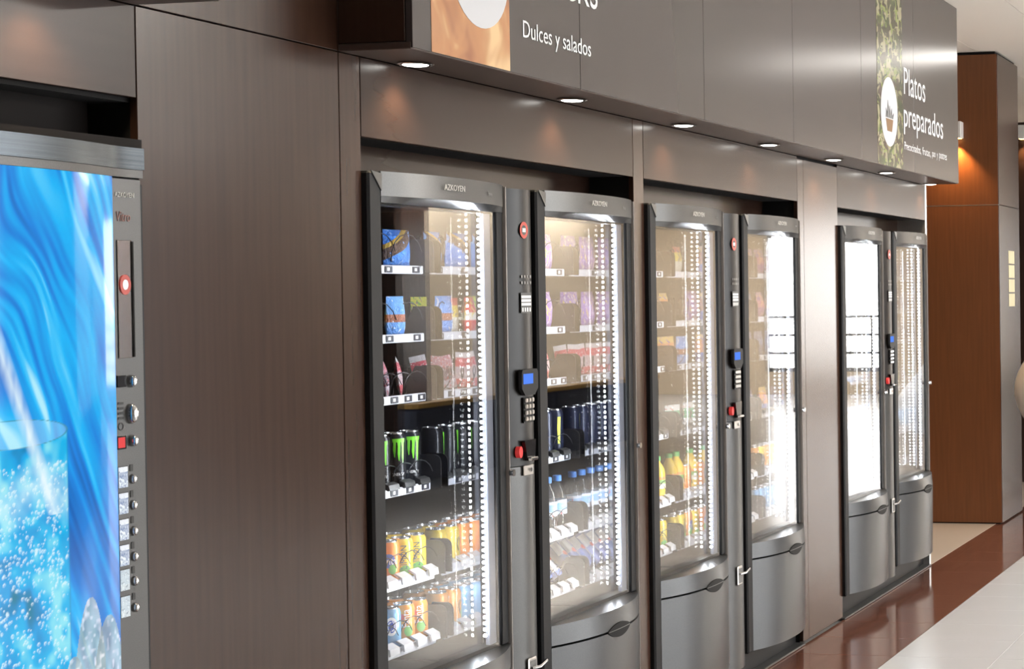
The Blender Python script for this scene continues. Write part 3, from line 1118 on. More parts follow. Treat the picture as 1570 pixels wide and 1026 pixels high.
P['navy'] = proto_can('navy energy can', (0.015, 0.02, 0.05), [wrap_poly([(-0.004, 0.004, 0.05), (-0.006, 0.006, 0.10), (-0.004, 0.008, 0.14)], 0.0325, mat('yellow green ink', (0.62, 0.66, 0.05), 0.4))], 0.0325, 0.166, 0.25)
P['silverblue'] = proto_can('silver and blue can', (0.10, 0.16, 0.45), [wrap_poly([(-0.030, 0.0, 0.02), (-0.030, 0.0, 0.07)], 0.0265, mat('silver ink', (0.7, 0.7, 0.72), 0.3, metal=0.6)), wrap_poly([(0.0, 0.030, 0.07), (0.0, 0.030, 0.12)], 0.0265, mat('silver ink', (0.7, 0.7, 0.72), 0.3, metal=0.6)), wrap_disc(0, 0.07, 0.012, 0.010, 0.0265, inkr)], 0.0265, 0.134, 0.2)
# water bottle
M_pet = mat_glass('clear bottle plastic', (0.86, 0.92, 0.98), 1.45, 1.6, 0.03)
BR = 0.031
bprof = [(0.026, 0.0), (BR, 0.006), (BR, 0.03), (BR * 0.95, 0.036), (BR, 0.042), (BR, 0.115), (BR * 0.9, 0.135), (0.018, 0.155), (0.013, 0.163), (0.013, 0.172)]
P['water'] = [('body', MB().lathe(bprof, 18).mesh('body', M_pet, True)),
              ('cap', MB().lathe([(0.0145, 0.170), (0.0148, 0.188), (0.012, 0.190)], 14).mesh('cap', mat('cap blue', (0.10, 0.30, 0.75), 0.4), True)),
              ('label', MB().lathe([(BR + 0.0006, 0.060), (BR + 0.0006, 0.108)], 18, cap=False).mesh('label', mat_print('water label', [(0.0, (0.75, 0.82, 0.90)), (0.3, (0.30, 0.55, 0.85)), (0.8, (0.75, 0.82, 0.90))], [(0.7, 0.08, 0.08)], 5.0, 0.66), True))]
# juice bottle (yellow)
P['juice'] = [('body', MB().lathe([(a, b * 0.92) for a, b in bprof], 18).mesh('body', mat('juice yellow', (0.85, 0.55, 0.04), 0.15), True)),
              ('cap', MB().lathe([(0.0145, 0.156), (0.0148, 0.172), (0.012, 0.174)], 14).mesh('cap', mat('cap green', (0.10, 0.45, 0.12), 0.4), True)),
              ('label', MB().lathe([(BR + 0.0006, 0.050), (BR + 0.0006, 0.095)], 18, cap=False).mesh('label', mat_print('juice label', [(0.0, (0.80, 0.75, 0.60)), (0.4, (0.20, 0.45, 0.10)), (0.75, (0.80, 0.25, 0.05))], None), True))]


def solo(me):
    return [(None, me)]


P['bluebag'] = solo(bag_mesh('crisp_bag', 0.118, 0.118, 0.050, mat_print('blue crisp wrapper', [(0.0, (0.05, 0.25, 0.75)), (0.22, (0.10, 0.05, 0.03)), (0.45, (0.55, 0.36, 0.05)), (0.55, (0.03, 0.22, 0.78))], [(0.25, 0.45, 0.85)], 4.0, 0.64, tilt=0.5, wrinkle=0.6)))
P['redbag'] = solo(bag_mesh('snack_bag', 0.080, 0.118, 0.040, mat_print('red wrapper', [(0.0, (0.70, 0.04, 0.05)), (0.4, (0.80, 0.76, 0.70)), (0.6, (0.70, 0.04, 0.05))], [(0.8, 0.6, 0.1)], 5.0, 0.64, wrinkle=0.6)))
P['yellowbag'] = solo(bag_mesh('snack_bag', 0.080, 0.116, 0.040, mat_print('yellow and white wrapper', [(0.0, (0.75, 0.72, 0.62)), (0.5, (0.80, 0.62, 0.10)), (0.8, (0.65, 0.10, 0.08))], [(0.10, 0.10, 0.30)], 5.0, 0.64, wrinkle=0.6)))
P['skybag'] = solo(bag_mesh('snack_bag', 0.088, 0.122, 0.046, mat_print('sky blue wrapper', [(0.0, (0.10, 0.28, 0.70)), (0.25, (0.12, 0.32, 0.75)), (0.40, (0.35, 0.12, 0.06)), (0.58, (0.14, 0.36, 0.80))], [(0.7, 0.75, 0.85)], 4.0, 0.66, wrinkle=0.6)))
P['limebag'] = solo(bag_mesh('snack_bag', 0.070, 0.120, 0.036, mat_print('yellow green wrapper', [(0.0, (0.45, 0.20, 0.10)), (0.3, (0.75, 0.50, 0.40)), (0.75, (0.75, 0.72, 0.05))], [(0.25, 0.45, 0.05), (0.4, 0.08, 0.2)], 5.0, 0.62, wrinkle=0.6)))
P['redpack'] = solo(bag_mesh('snack_packet', 0.052, 0.118, 0.016, mat_print('red and clear packet', [(0.0, (0.65, 0.08, 0.10)), (0.3, (0.60, 0.45, 0.48)), (0.62, (0.66, 0.06, 0.10)), (0.85, (0.78, 0.72, 0.72))], [(0.75, 0.70, 0.70)], 7.0, 0.6, stretch=(1, 1, 3), wrinkle=0.6), 6, 8))
P['darkpack'] = solo(bag_mesh('snack_packet', 0.052, 0.112, 0.018, mat_print('mauve and white packet', [(0.0, (0.50, 0.45, 0.50)), (0.35, (0.10, 0.06, 0.09)), (0.7, (0.45, 0.20, 0.26))], [(0.7, 0.65, 0.68), (0.55, 0.05, 0.05)], 7.0, 0.6, stretch=(1, 1, 3), wrinkle=0.6), 6, 8))
P['purplebag'] = solo(bag_mesh('snack_bag', 0.105, 0.132, 0.050, mat_print('purple wrapper', [(0.0, (0.26, 0.12, 0.46)), (0.3, (0.32, 0.18, 0.52)), (0.85, (0.22, 0.09, 0.44))], [(0.75, 0.58, 0.12), (0.62, 0.55, 0.66)], 6.0, 0.6, stretch=(2.2, 1, 1), wrinkle=0.6)))
P['orangebag'] = solo(bag_mesh('snack_bag', 0.095, 0.125, 0.045, mat_print('orange and blue wrapper', [(0.0, (0.15, 0.18, 0.55)), (0.4, (0.82, 0.30, 0.08)), (0.8, (0.80, 0.55, 0.15))], [(0.25, 0.15, 0.5)], 5.0, 0.64, wrinkle=0.6)))
P['greenbag'] = solo(bag_mesh('snack_bag', 0.090, 0.110, 0.045, mat_print('green and white wrapper', [(0.0, (0.70, 0.72, 0.68)), (0.45, (0.05, 0.35, 0.15)), (0.8, (0.70, 0.72, 0.68))], [(0.5, 0.05, 0.05)], 5.0, 0.66, wrinkle=0.6)))
P['navypack'] = solo(bag_mesh('snack_packet', 0.085, 0.120, 0.035, mat_print('navy wrapper', [(0.0, (0.03, 0.06, 0.20)), (0.5, (0.10, 0.16, 0.35)), (0.7, (0.03, 0.05, 0.18))], [(0.4, 0.45, 0.55)], 5.0, 0.66, wrinkle=0.6)))
P['magentabag'] = solo(bag_mesh('snack_bag', 0.090, 0.125, 0.045, mat_print('dark magenta wrapper', [(0.0, (0.20, 0.04, 0.20)), (0.45, (0.45, 0.12, 0.20)), (0.7, (0.16, 0.05, 0.25))], [(0.75, 0.4, 0.15)], 5.0, 0.62, wrinkle=0.6)))

NAMES = {'orange': ('drink_can', 'orange soda can with blue round emblem', 'can'), 'lemon': ('drink_can', 'yellow lemon soda can', 'can'),
         'lightblue': ('drink_can', 'pale blue drink can', 'can'), 'leafy': ('drink_can', 'orange soda can with green leaf print', 'can'),
         'energy': ('energy_drink_can', 'tall black energy can with green claw mark', 'can'), 'navy': ('energy_drink_can', 'tall dark can with yellow green stripe', 'can'),
         'silverblue': ('drink_can', 'slim blue and silver can lying tilted', 'can'), 'water': ('water_bottle', 'clear water bottle with blue cap', 'bottle'),
         'juice': ('juice_bottle', 'yellow juice bottle with green cap', 'bottle'), 'bluebag': ('crisp_bag', 'blue crisp bag with yellow stripe', 'bag'),
         'redbag': ('snack_bag', 'red snack bag', 'bag'), 'yellowbag': ('snack_bag', 'yellow and white snack bag', 'bag'), 'skybag': ('snack_bag', 'sky blue snack bag', 'bag'),
         'limebag': ('snack_bag', 'yellow green snack bag', 'bag'), 'redpack': ('snack_packet', 'slim red snack packet', 'packet'), 'darkpack': ('snack_packet', 'slim mauve and white packet', 'packet'),
         'purplebag': ('snack_bag', 'purple snack bag', 'bag'), 'orangebag': ('snack_bag', 'orange and blue snack bag', 'bag'), 'greenbag': ('snack_bag', 'green and white snack bag', 'bag'),
         'navypack': ('snack_packet', 'dark navy packet', 'packet'), 'magentabag': ('snack_bag', 'dark magenta snack bag', 'bag')}
ORD = ['top', 'second', 'third', 'fourth', 'fifth', 'bottom']


def put(kind, mi, row, lx, dy=0.045, rot=(0, 0, 0), dz=0.0):
    nm, lab, cat = NAMES[kind]
    z = TZ[row] - 0.0155 + dz
    loc = (MX[mi] + lx, TYf + dy - 0.012 + TOFF[row], z)
    full = '%s, %s tray, machine %s' % (lab, ORD[row], MREF[mi])
    parts = P[kind]
    if parts[0][0] is None:
        o = link(nm, parts[0][1], None, loc, rot)
    else:
        o = link(nm, None, None, loc, rot)
        o.empty_display_size = 0.02
        for pn, me in parts:
            link(pn, me, o)
    return tag(o, full, cat, '%s, %s tray, machine %s' % (lab, ORD[row], MREF[mi]))


def lane(row, k):
    return TXa + (k + 0.5) * (TXb - TXa) / LANES[row]


def fill(mi, row, kinds, dy=0.045, yaw=(-0.9, 0.2), tilt=0.0, deep=0):
    """kinds: one entry per lane, None = empty"""
    for k, kd in enumerate(kinds):
        if not kd:
            continue
        cyl = P[kd][0][0] is not None
        rz = random.uniform(*yaw) if cyl else random.uniform(-0.12, 0.12)
        put(kd, mi, row, lane(row, k), dy, (tilt, 0, rz))
        if deep and cyl:
            for q in range(1, deep + 1):
                put(kd, mi, row, lane(row, k), dy + 0.072 * q, (tilt, 0, random.uniform(-0.8, 0.8)))


# machine 1
fill(0, 0, ['bluebag'] * 4, 0.05)
for lx, kd, dy, a in ((0.11, 'redbag', .04, .1), (0.20, 'skybag', .045, -.1), (0.30, 'limebag', .05, .1), (0.365, 'redbag', .035, -.2), (0.435, 'yellowbag', .06, .1), (0.517, 'skybag', .035, .0), (0.583, 'limebag', .075, .15)):
    put(kd, 0, 1, lx, dy, (0, 0, a))
for k, kd in enumerate(['darkpack', 'redpack', 'darkpack', 'redpack', 'redpack', 'darkpack', 'darkpack', 'redpack']):
    put(kd, 0, 2, lane(2, k) - 0.008, 0.06, (-0.12, 0.16 if k % 2 else -0.10, 0.5), 0.003)
fill(0, 3, ['energy'] * 7, 0.05, (-0.75, -0.45))
fill(0, 4, ['orange', 'orange', 'orange', 'orange', 'orange', 'orange', 'lemon', 'lemon'], 0.05, (-0.95, -0.65), deep=1)
fill(0, 5, ['lightblue', 'lightblue', 'lightblue', 'lightblue', 'lightblue', 'lightblue', 'leafy', 'leafy'], 0.05, (-0.95, -0.65), deep=1)
# machine 2
fill(1, 0, ['purplebag'] * 4, 0.05)
fill(1, 1, ['purplebag'] * 4, 0.05)
for k in range(8):
    put('redpack', 1, 2, lane(2, k) - 0.006, 0.055, (-0.10, 0.12 if k % 2 else -0.06, 0.5), 0.003)
fill(1, 3, ['navy'] * 7, 0.05, (-0.8, -0.4))
fill(1, 4, ['water'] * 8, 0.05)
for k in range(8):
    put('silverblue', 1, 5, lane(5, k), 0.055, (-0.75, 0, random.uniform(-0.06, 0.06)), 0.027)
# machine 3
fill(2, 0, ['orangebag', None, 'yellowbag', None], 0.06)
fill(2, 1, ['orangebag', 'purplebag', None, 'orangebag'], 0.06)
for k in (1, 4, 6, 7):
    put('orangebag' if k != 4 else 'skybag', 2, 2, lane(2, k), 0.06, (0, 0, 0.1))
for k in (0, 3, 5):
    put('greenbag', 2, 3, lane(3, k), 0.06, (0, 0, 0.1 * k - 0.2))
fill(2, 4, ['juice', 'orange', 'juice', 'orange', 'juice', 'orange', 'juice', 'juice'], 0.05)
fill(2, 5, ['lightblue', 'orange', 'orange', 'orange', 'lemon', 'orange', 'lemon', 'lemon'], 0.05)
# machine 4
fill(3, 0, ['magentabag'] * 4, 0.05)
fill(3, 1, ['magentabag', 'orangebag', 'magentabag', 'navypack'], 0.05)
for k in range(0, 8, 2):
    put('navypack', 3, 2, lane(2, k) + 0.03, 0.06, (0, 0, 0.1))
fill(3, 3, ['orangebag', None, 'navypack', None, 'orangebag', None, 'navypack'], 0.05)
fill(3, 4, ['lemon', 'leafy', 'lemon', 'leafy', 'lemon', 'leafy', 'lemon', 'leafy'], 0.05)
fill(3, 5, ['lightblue'] * 8, 0.05)
# machine 5
for r in (0, 1):
    fill(4, r, ['skybag', 'yellowbag', 'skybag', 'yellowbag'], 0.05)
for k in range(0, 8, 2):
    put('darkpack', 4, 2, lane(2, k), 0.06, (0, 0, 0.1))
fill(4, 3, ['water'] * 7, 0.05)
fill(4, 4, ['water'] * 8, 0.05)
# machine 6
for r in (0, 1):
    fill(5, r, ['navypack'] * 4, 0.05)
for k in range(0, 8, 2):
    put('navypack', 5, 2, lane(2, k) + 0.03, 0.06, (0, 0, 0.1))
fill(5, 3, ['greenbag', None, 'navypack', None, 'greenbag', None, 'navypack'], 0.05)
fill(5, 4, ['lightblue'] * 8, 0.05)

# ================================================================== BLUE DRINKS MACHINE
dm = thing('drinks_machine', 'drinks machine with glowing blue panel of a fizzing glass', 'vending machine', (2.41, 0, 0))
DX = 2.41


def dxo(x):
    return x - DX


obj('cabinet', MB().box(0.0, 0.806, 0.02, 0.7, 0.05, 1.87), M_black, dm)
obj('side_edge', MB().bbox(0.796, 0.806, -0.012, 0.02, 0.06, 1.80, 0.002), M_black, dm)
# header: bow-fronted brushed band over a dark band
obj('top_cap', MB().box(0.0, 0.806, -0.012, 0.02, 1.874, 1.892), M_dark, dm)


def dcurve(x):
    u = min(max((x - 0.02) / 0.69, 0), 1)
    return -0.018 - 0.033 * (1 - abs(2 * u - 1) ** 2.6)


def dband(z0, z1, xa, xb, extra=0.0, n=24):
    vs, fs = [], []
    for i in range(n + 1):
        x = xa + (xb - xa) * i / n
        y = dcurve(x) + extra
        vs += [(x, y, z0), (x, y, z1), (x, 0.02, z1), (x, 0.02, z0)]
    for i in range(n):
        for q in range(4):
            fs.append((4 * i + q, 4 * i + 4 + q, 4 * i + 4 + (q + 1) % 4, 4 * i + (q + 1) % 4))
    fs += [(0, 1, 2, 3), (4 * n + 3, 4 * n + 2, 4 * n + 1, 4 * n)]
    return MB().add(vs, fs)


M_bru = mat('brushed header', (0.085, 0.10, 0.115), 0.24, metal=0.8, grain=((2, 60, 200), 0.2, 0.05))
obj('header_band', dband(1.829, 1.873, 0.0, 0.800, -0.004), M_bru, dm, smooth=True)
obj('header_lower_band', dband(1.812, 1.8285, 0.0, 0.800, 0.0), M_greyd, dm, smooth=True)
obj('control_panel', MB().bbox(dxo(3.118), dxo(3.206), -0.016, 0.02, 0.06, 1.810, 0.002), M_greyd, dm)
# the picture: a printed, back-lit sheet
PXN, PZN = 340, 640
pxa, pxb, pza, pzb = dxo(2.43), dxo(3.113), 0.55, 1.811


def vnoise(x, y, seed):
    """smooth value noise"""
    r = np.random.default_rng(seed)
    g = r.random((64, 64))
    xi, yi = np.floor(x).astype(int), np.floor(y).astype(int)
    fx, fy = x - xi, y - yi
    fx, fy = fx * fx * (3 - 2 * fx), fy * fy * (3 - 2 * fy)
    a = g[xi % 64, yi % 64]
    b = g[(xi + 1) % 64, yi % 64]
    c = g[xi % 64, (yi + 1) % 64]
    d = g[(xi + 1) % 64, (yi + 1) % 64]
    return (a * (1 - fx) + b * fx) * (1 - fy) + (c * (1 - fx) + d * fx) * fy


xs = np.linspace(pxa, pxb, PXN + 1)
zs = np.linspace(pza, pzb, PZN + 1)
Xg, Zg = np.meshgrid(xs, zs, indexing='ij')
Xw = Xg + DX
# flowing water streaks
s45 = (Xw - 3.0) * 1.9 + (Zg - 1.5)
tq = (Xw - 3.0) * 1.0 - (Zg - 1.5) * 0.9
warp = vnoise(s45 * 5 + 20, tq * 5 + 20, 1) * 1.6
st1 = vnoise(s45 * 26 + warp * 3 + 30, tq * 3 + warp + 9, 2)
st2 = vnoise(s45 * 48 + warp * 4 + 11, tq * 5 + 3, 3)
big = vnoise(s45 * 6 + 5 + warp, tq * 4 + 2, 4)
val = 0.45 * st1 + 0.25 * st2 + 0.40 * big - 0.05
c0, c1, c2, c3 = [np.array(c) for c in ((0.0, 0.07, 0.36), (0.0, 0.22, 0.74), (0.0, 0.46, 0.95), (0.16, 0.76, 1.0))]


def ramp3(v):
    v = np.clip(v, 0, 1)[..., None]
    out = np.where(v < 0.35, c0 + (c1 - c0) * (v / 0.35), np.where(v < 0.62, c1 + (c2 - c1) * ((v - 0.35) / 0.27), c2 + (c3 - c2) * ((v - 0.62) / 0.38)))
    return out


C = ramp3(val)
# glints
gl_ = np.clip((st1 * 0.6 + big * 0.6 - 0.86) * 6, 0, 1)[..., None] * 0.8
C = C * (1 - gl_) + np.array((0.55, 0.92, 1.0)) * gl_
# tumbler with fizz: right side at x=2.945, rim z about 1.32
GX0, GX1, GRIM, GRZ = 2.66, 2.945, 1.318, 0.026
GC = (GX0 + GX1) / 2
rimz = GRIM - GRZ * np.sqrt(np.clip(1 - ((Xw - GC) / ((GX1 - GX0) / 2)) ** 2, 0, 1))
ins = (Xw > GX0) & (Xw < GX1) & (Zg < rimz + 0.0)
low = vnoise(Xw * 22, Zg * 14, 5) * 0.6 + vnoise(Xw * 55, Zg * 45, 6) * 0.4
body = ramp3(0.26 + 0.60 * low) * np.array((0.6, 1.08, 0.92))
hi = np.clip((low - 0.55) * 4, 0, 1)[..., None]
body = body * (1 - hi) + np.array((0.26, 0.78, 0.90)) * hi
dk = np.clip((0.33 - low) * 5, 0, 1)[..., None] * np.clip((2.90 - Xw) / 0.06, 0.1, 1)[..., None]
body = body * (1 - dk) + np.array((0.0, 0.20, 0.32)) * dk
foam = np.clip(1 - np.abs(Zg - (1.21 + 0.02 * np.sin(Xw * 40))) / 0.06, 0, 1)[..., None] * 0.65 * (0.4 + 0.9 * vnoise(Xw * 70, Zg * 60, 21))[..., None]
body = body * (1 - foam) + np.array((0.60, 0.90, 0.98)) * foam
dxs, dzs = xs[1] - xs[0], zs[1] - zs[0]
for q in range(1500):
    bx, bz, br = rng.uniform(GX0, GX1), 0.6 + 0.66 * rng.random() ** 0.8, rng.uniform(0.0015, 0.0052)
    i0, i1 = int((bx - br - DX - pxa) / dxs), int((bx + br - DX - pxa) / dxs) + 2
    j0, j1 = int((bz - br - pza) / dzs), int((bz + br - pza) / dzs) + 2
    i0, j0 = max(i0, 0), max(j0, 0)
    sx, sz = Xw[i0:i1, j0:j1], Zg[i0:i1, j0:j1]
    if sx.size == 0:
        continue
    dd = np.sqrt((sx - bx) ** 2 + (sz - bz) ** 2) / br
    lit = np.clip(1.2 - np.abs(dd - 0.55) * 2.2, 0, 1) * (dd < 1) * np.clip(0.5 + (sx - bx) / br * -0.4 + (sz - bz) / br * 0.5, 0, 1)
    w_ = lit[..., None] * 0.9
    body[i0:i1, j0:j1] = body[i0:i1, j0:j1] * (1 - w_) + np.array((0.80, 0.97, 1.0)) * w_
C = np.where(ins[..., None], body, C)
# rim ellipse and side edge
el = ((Xw - GC) / ((GX1 - GX0) / 2)) ** 2 + ((Zg - GRIM) / GRZ) ** 2
inr = (el < 1.0)[..., None]
C = np.where(inr, C * 0.75 + 0.25 * np.array((0.5, 0.9, 1.0)), C)
rim = np.clip(1 - np.abs(np.sqrt(el) - 1) / 0.035, 0, 1)[..., None]
C = C * (1 - rim) + np.array((0.05, 0.28, 0.40)) * rim
sd = (np.clip(1 - np.abs(Xw - GX1) / 0.004, 0, 1) * (Zg < GRIM))[..., None] * 0.6
C = C * (1 - sd) + np.array((0.0, 0.25, 0.55)) * sd
# pouring stream
px_ = 2.80 + (1.42 - Zg) * 0.42
pour = np.clip(1 - np.abs(Xw - px_) / 0.022, 0, 1) * (Zg > 1.16) * (0.5 + 0.8 * vnoise(Xw * 120, Zg * 40, 8))
pour = np.clip(pour, 0, 1)[..., None]
C = C * (1 - pour) + np.array((0.80, 0.95, 1.0)) * pour
# ice crystals at the foot
for cx, top, hw in ((3.008, 0.985, 0.046), (3.070, 0.94, 0.055), (2.955, 0.88, 0.045)):
    hgt = np.clip((top - Zg) / 0.11, 0, 1) ** 0.45
    inside = (np.abs(Xw - cx + 0.02 * (top - Zg)) < hw * hgt * (1 + np.clip(top - Zg - 0.1, 0, 1) * 1.5)) & (Zg < top)
    ic = 0.30 + 0.55 * vnoise(Xw * 60 + 3, Zg * 35, 9 + int(cx * 100))
    icc = ic[..., None] * np.array((0.62, 0.78, 0.80))
    edge = np.clip((vnoise(Xw * 110, Zg * 110, 12) - 0.6) * 3, 0, 1)[..., None]
    icc = icc * (1 - edge) + 0.85 * edge
    C = np.where(inside[..., None], 0.25 * C + 0.75 * icc, C)
vs = [(x, dcurve(x) - 0.004, z) for x in xs for z in zs]
nz1 = PZN + 1
ii, jj = np.meshgrid(np.arange(PXN), np.arange(PZN), indexing='ij')
a = (ii * nz1 + jj).ravel()
quads = np.stack([a, a + nz1, a + nz1 + 1, a + 1], 1)
me = bpy.data.meshes.new('picture_panel')
me.from_pydata(vs, [], quads.tolist())
ca = me.color_attributes.new('print', 'FLOAT_COLOR', 'POINT')
buf = np.ones((len(vs), 4), dtype=np.float32)
buf[:, :3] = np.clip(C.reshape(-1, 3), 0, 1)
ca.data.foreach_set('color', buf.ravel())
me.shade_smooth()
M_pic = bpy.data.materials.new('back-lit print')
n, l = nodes_of(M_pic)
at = n.new('ShaderNodeAttribute')
at.attribute_name = 'print'
b = n['Principled BSDF']
b.inputs['Base Color'].default_value = (0.02, 0.03, 0.05, 1)
b.inputs['Roughness'].default_value = 0.06
b.inputs['Specular IOR Level'].default_value = 0.2
l.new(at.outputs['Color'], b.inputs['Emission Color'])
b.inputs['Emission Strength'].default_value = 0.95
me.materials.append(M_pic)
link('picture_panel', me, dm)
obj('picture_backing', dband(0.545, 1.811, pxa - 0.003, pxb, 0.0), M_black, dm)
obj('lower_front', dband(0.07, 0.54, 0.0, dxo(3.115), 0.0), M_greyd, dm, smooth=True)
cf = -0.0165


def cp(name, x0, x1, z0, z1, m, d=0.003, parent=dm, y=cf):
    return obj(name, MB().bbox(dxo(x0), dxo(x1), y - d, y, z0, z1, 0.0006), m, parent)


link('brand_lettering', text_mesh('AZKOYEN', 0.056, 0.010, mat('brand lettering', (0.60, 0.59, 0.57), 0.4)), dm, (dxo(3.128), cf, 1.771))
link('model_lettering', text_mesh('Vitro', 0.040, 0.020, mat('faded red lettering', (0.26, 0.12, 0.10), 0.5), shear=0.2), dm, (dxo(3.132), cf, 1.722))
ms = cp('note_slot_plate', 3.131, 3.172, 1.445, 1.684, M_chrome, 0.002)
obj('slot_shadow', MB().box(dxo(3.1705), dxo(3.1745), cf - 0.0045, cf, 1.447, 1.682), M_gap, ms)
rg = obj('round_sticker', MB().ring_y(dxo(3.150), 1.594, cf - 0.0042, cf - 0.002, 0.010, 0.0185), mat('sticker red', (0.55, 0.06, 0.04), 0.4), dm)
rg.scale = (0.85, 1, 1.1)
rg.location = (dxo(3.150) * 0.15, 0, -0.1594)
obj('sticker_centre', MB().disc_y(dxo(3.150), 1.594, cf - 0.0043, cf - 0.002, 0.0095, 0.0095), M_alu, rg)
cp('coin_slot_plate', 3.124, 3.150, 1.387, 1.411, M_blackg, 0.002)


def knob(x, z, rx, rz, d=0.014):
    b = MB()
    vs, fs = [], []
    n, k = 14, 5
    for j in range(k):
        u = j / (k - 1)
        s = math.cos(u * math.pi / 2) ** 0.6
        for i in range(n):
            a = 2 * math.pi * i / n
            vs.append((dxo(x) + rx * s * math.cos(a), cf - d * math.sin(u * math.pi / 2), z + rz * s * math.sin(a)))
    for j in range(k - 1):
        for i in range(n):
            fs.append((j * n + i, j * n + (i + 1) % n, (j + 1) * n + (i + 1) % n, (j + 1) * n + i))
    fs.append(tuple(range(n - 1, -1, -1)))
    return b.add(vs, fs)


obj('coin_slot', knob(3.163, 1.398, 0.007, 0.013), M_chrome, dm, smooth=True)
obj('return_knob', knob(3.161, 1.332, 0.010, 0.021, 0.016), M_chrome, dm, smooth=True)
engr = mat('engraving dark', (0.035, 0.034, 0.033), 0.6)
for q in range(4):
    cp('engraved_mark', 3.126, 3.142, 1.352 - q * 0.010, 1.357 - q * 0.010, engr, 0.0006)
obj('engraved_ring', MB().ring_y(dxo(3.134), 1.308, cf - 0.0006, cf, 0.006, 0.008), engr, dm)
ds = cp('display', 3.121, 3.147, 1.262, 1.289, M_blackg, 0.002)
obj('red_digits', MB().box(dxo(3.123), dxo(3.142), cf - 0.0028, cf - 0.002, 1.265, 1.286), mat_emit('red digits', (0.95, 0.10, 0.10), 0.9), ds)
obj('select_knob', knob(3.164, 1.277, 0.0065, 0.012), M_chrome, dm, smooth=True)
M_lab = mat_print('drink label print', [(0.0, (0.40, 0.46, 0.55)), (0.3, (0.30, 0.36, 0.48)), (0.75, (0.62, 0.66, 0.72))], [(0.16, 0.22, 0.38), (0.66, 0.72, 0.78)], 5.0, 0.58, emit=0.35)
M_lab2 = mat_print('drink label print pale', [(0.0, (0.50, 0.56, 0.60)), (0.3, (0.44, 0.52, 0.58))], [(0.22, 0.28, 0.34), (0.66, 0.72, 0.76)], 7.0, 0.62, emit=0.35)
for i, z in enumerate((1.205, 1.152, 1.099, 1.047, 0.997, 0.943)):
    lb = cp('selection_label', 3.123, 3.150, z - 0.021, z + 0.021, M_lab if i < 4 else M_lab2, 0.0015)
    cp('label_edge', 3.1225, 3.1505, z - 0.0215, z + 0.0225, engr, 0.0006)
    cp('number_plate', 3.157, 3.166, z + 0.010, z + 0.024, engr, 0.0008)
    obj('select_button', knob(3.164, z - 0.006, 0.006, 0.010, 0.009), M_chrome, dm, smooth=True)

# ================================================================== FAR COLUMN AND WHAT STANDS BEYOND
M_wood = mat('orange brown veneer', (0.15, 0.052, 0.018), 0.32, grain=((60, 60, 3), 0.25, 0.03))
KX, KY = 11.482, -0.05
col = thing('clad_column', 'square brown veneered column beyond the vending machine wall', 'column', (KX, KY, 0))
obj('core', MB().box(0.02, 0.66, 0.02, 0.98, 0, CEIL - 0.002), M_gap, col)
for z0, z1 in ((0.01, 2.137), (2.140, 3.143)):
    obj('front_panel', MB().bbox(0.0, 0.018, 0.004, 1.0, z0, z1, 0.001), M_wood, col)
    obj('side_panel', MB().bbox(0.002, 0.68, 0.0, 0.018, z0, z1, 0.001), M_lam, col)
obj('joint_strip', MB().box(-0.0006, 0.02, 0.004, 1.0, 2.1365, 2.1405), M_alu, col)
lampm = mat('lamp body pale', (0.70, 0.68, 0.66), 0.3)


def wall_lamp(x, y, z, label, power, group):
    t = thing('wall_lamp', label, 'wall lamp', (x, y, z), 0, group)
    obj('body', MB().bbox(-0.085, -0.002, -0.05, 0.05, -0.055, 0.055, 0.004), lampm, t)
    obj('mount', MB().box(-0.003, 0.0, -0.03, 0.03, -0.04, 0.04), M_black, t)
    obj('lens', MB().box(-0.075, -0.012, -0.040, 0.040, -0.0575, -0.0552), mat_emit('warm lens', (1.0, 0.62, 0.25), 6.0), t)
    d = bpy.data.lights.new('wall_lamp_bulb', 'SPOT')
    d.energy = power
    d.color = (1.0, 0.58, 0.22)
    d.spot_size = math.radians(100)
    d.spot_blend = 0.6
    d.shadow_soft_size = 0.02
    link('bulb', d, t, (-0.05, 0, -0.064))
    return t


wall_lamp(KX, 0.235, 2.640, 'pale box wall lamp glowing orange on the brown column', 48.0, None)
M_note = mat('yellow paper', (0.78, 0.70, 0.45), 0.6)
for i in range(4):
    t = obj('paper_notice', MB().box(0, 0.19, -0.002, 0, 0, 0.088), M_note, None, (11.775, KY - 0.0005, 1.455 + 0.098 * (3 - i)))
    tag(t, 'yellow paper notice stuck on the side of the brown column', 'notice', 'yellow notices on the column')
# dark partition beyond with its own lamp
part = thing('dark_partition', 'dark partition standing behind the brown column', 'partition', (14.0, 0.0, 0))
obj('panel', MB().bbox(0.0, 0.06, -0.55, 1.5, 0.005, 2.93, 0.003), mat('near black veneer', (0.03, 0.015, 0.010), 0.35), part)
obj('end_post', MB().bbox(-0.01, 0.07, -0.60, -0.55, 0.0, 2.94, 0.004), M_black, part)
wall_lamp(13.998, 0.26, 2.845, 'pale box wall lamp on the dark partition behind the column', 14.0, None)
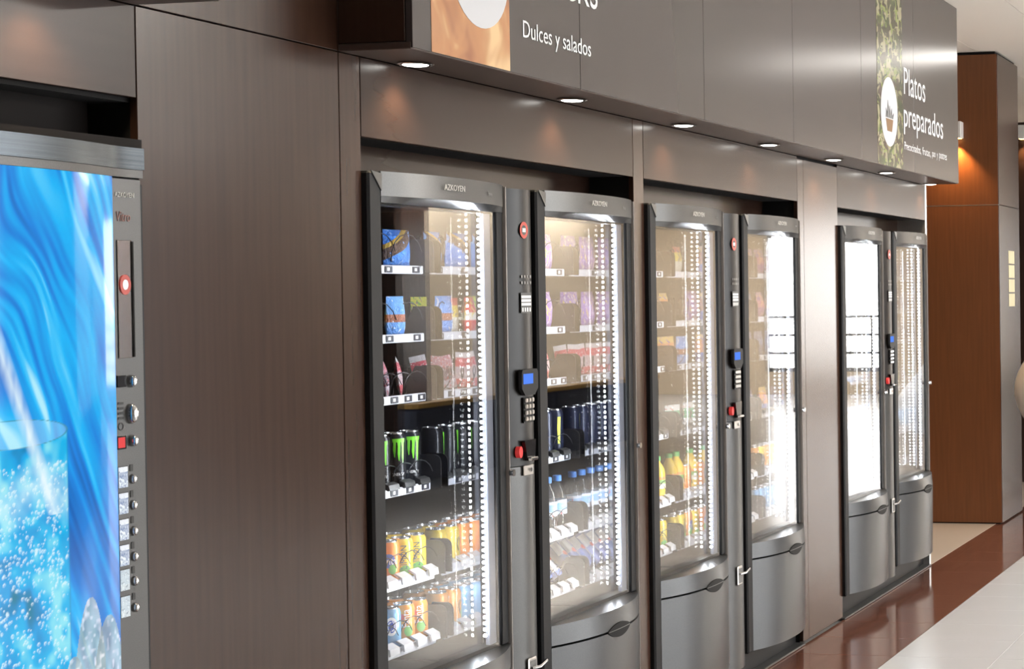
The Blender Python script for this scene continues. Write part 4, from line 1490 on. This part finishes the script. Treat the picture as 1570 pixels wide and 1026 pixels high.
# white moulded shell stool at the walkway
st = thing('shell_stool', 'white curved shell stool beside the brown column', 'stool', (11.6, -0.42, 0))
sh = MB()
vs, fs = [], []
NA, NJ = 28, 12
for j in range(NJ + 1):
    v = j / NJ
    z = 0.60 + 0.56 * v
    rr = 0.06 + 0.24 * math.sin(math.pi * min(1, 0.08 + 0.80 * v)) ** 0.75
    for i in range(NA):
        a = 2 * math.pi * i / NA
        cut = 0.22 * max(0, -math.sin(a)) * v
        vs.append((rr * math.cos(a), rr * math.sin(a), z - cut))
for j in range(NJ):
    for i in range(NA):
        q = j * NA + i
        w2 = j * NA + (i + 1) % NA
        fs.append((q, w2, w2 + NA, q + NA))
fs.append(tuple(range(NA - 1, -1, -1)))
o = obj('shell', sh.add(vs, fs), mat('white shell', (0.92, 0.92, 0.92), 0.3), st, smooth=True)
md = o.modifiers.new('thick', 'SOLIDIFY')
md.thickness = 0.012
md.offset = -1
obj('cushion', MB().lathe([(0.05, 0.655), (0.16, 0.66), (0.18, 0.69), (0.15, 0.715), (0.02, 0.72)], 24), mat('cushion grey', (0.5, 0.5, 0.5), 0.7), st, smooth=True)
obj('pedestal', MB().lathe([(0.16, 0.0), (0.16, 0.012), (0.04, 0.03), (0.025, 0.10), (0.025, 0.61)], 24), M_chrome, st, smooth=True)

# ---- across the hall, seen mirrored in the glass doors
tp = thing('clad_partition', 'tall dark brown partition across the hall', 'partition', (10.6, -5.1, 0))
obj('panel', MB().bbox(0.0, 2.2, -0.12, 0.0, 0.01, 2.9, 0.004), M_lam, tp)
obj('plinth', MB().box(0.02, 2.18, -0.11, -0.01, 0.0, 0.01), M_black, tp)
bn = thing('low_bench', 'long low dark blue bench with ochre top edge across the hall', 'bench', (13.0, -5.6, 0))
M_navyf = mat('navy upholstery', (0.02, 0.028, 0.06), 0.6)
for k in range(4):
    obj('seat_block', MB().bbox(k * 1.22 + 0.005, k * 1.22 + 1.215, -0.6, 0.35, 0.06, 0.42, 0.02), M_navyf, bn)
    obj('back_block', MB().bbox(k * 1.22 + 0.005, k * 1.22 + 1.215, 0.352, 0.5, 0.06, 0.66, 0.02), M_navyf, bn)
obj('top_rail', MB().bbox(0.0, 4.88, 0.35, 0.505, 0.661, 0.70, 0.005), mat('ochre rail', (0.55, 0.32, 0.06), 0.5), bn)
for x in (0.1, 1.7, 3.2, 4.78):
    obj('leg', MB().box(x - 0.03, x + 0.03, 0.40, 0.46, 0.0, 0.06), M_black, bn)
    obj('leg', MB().box(x - 0.03, x + 0.03, -0.55, -0.49, 0.0, 0.06), M_black, bn)
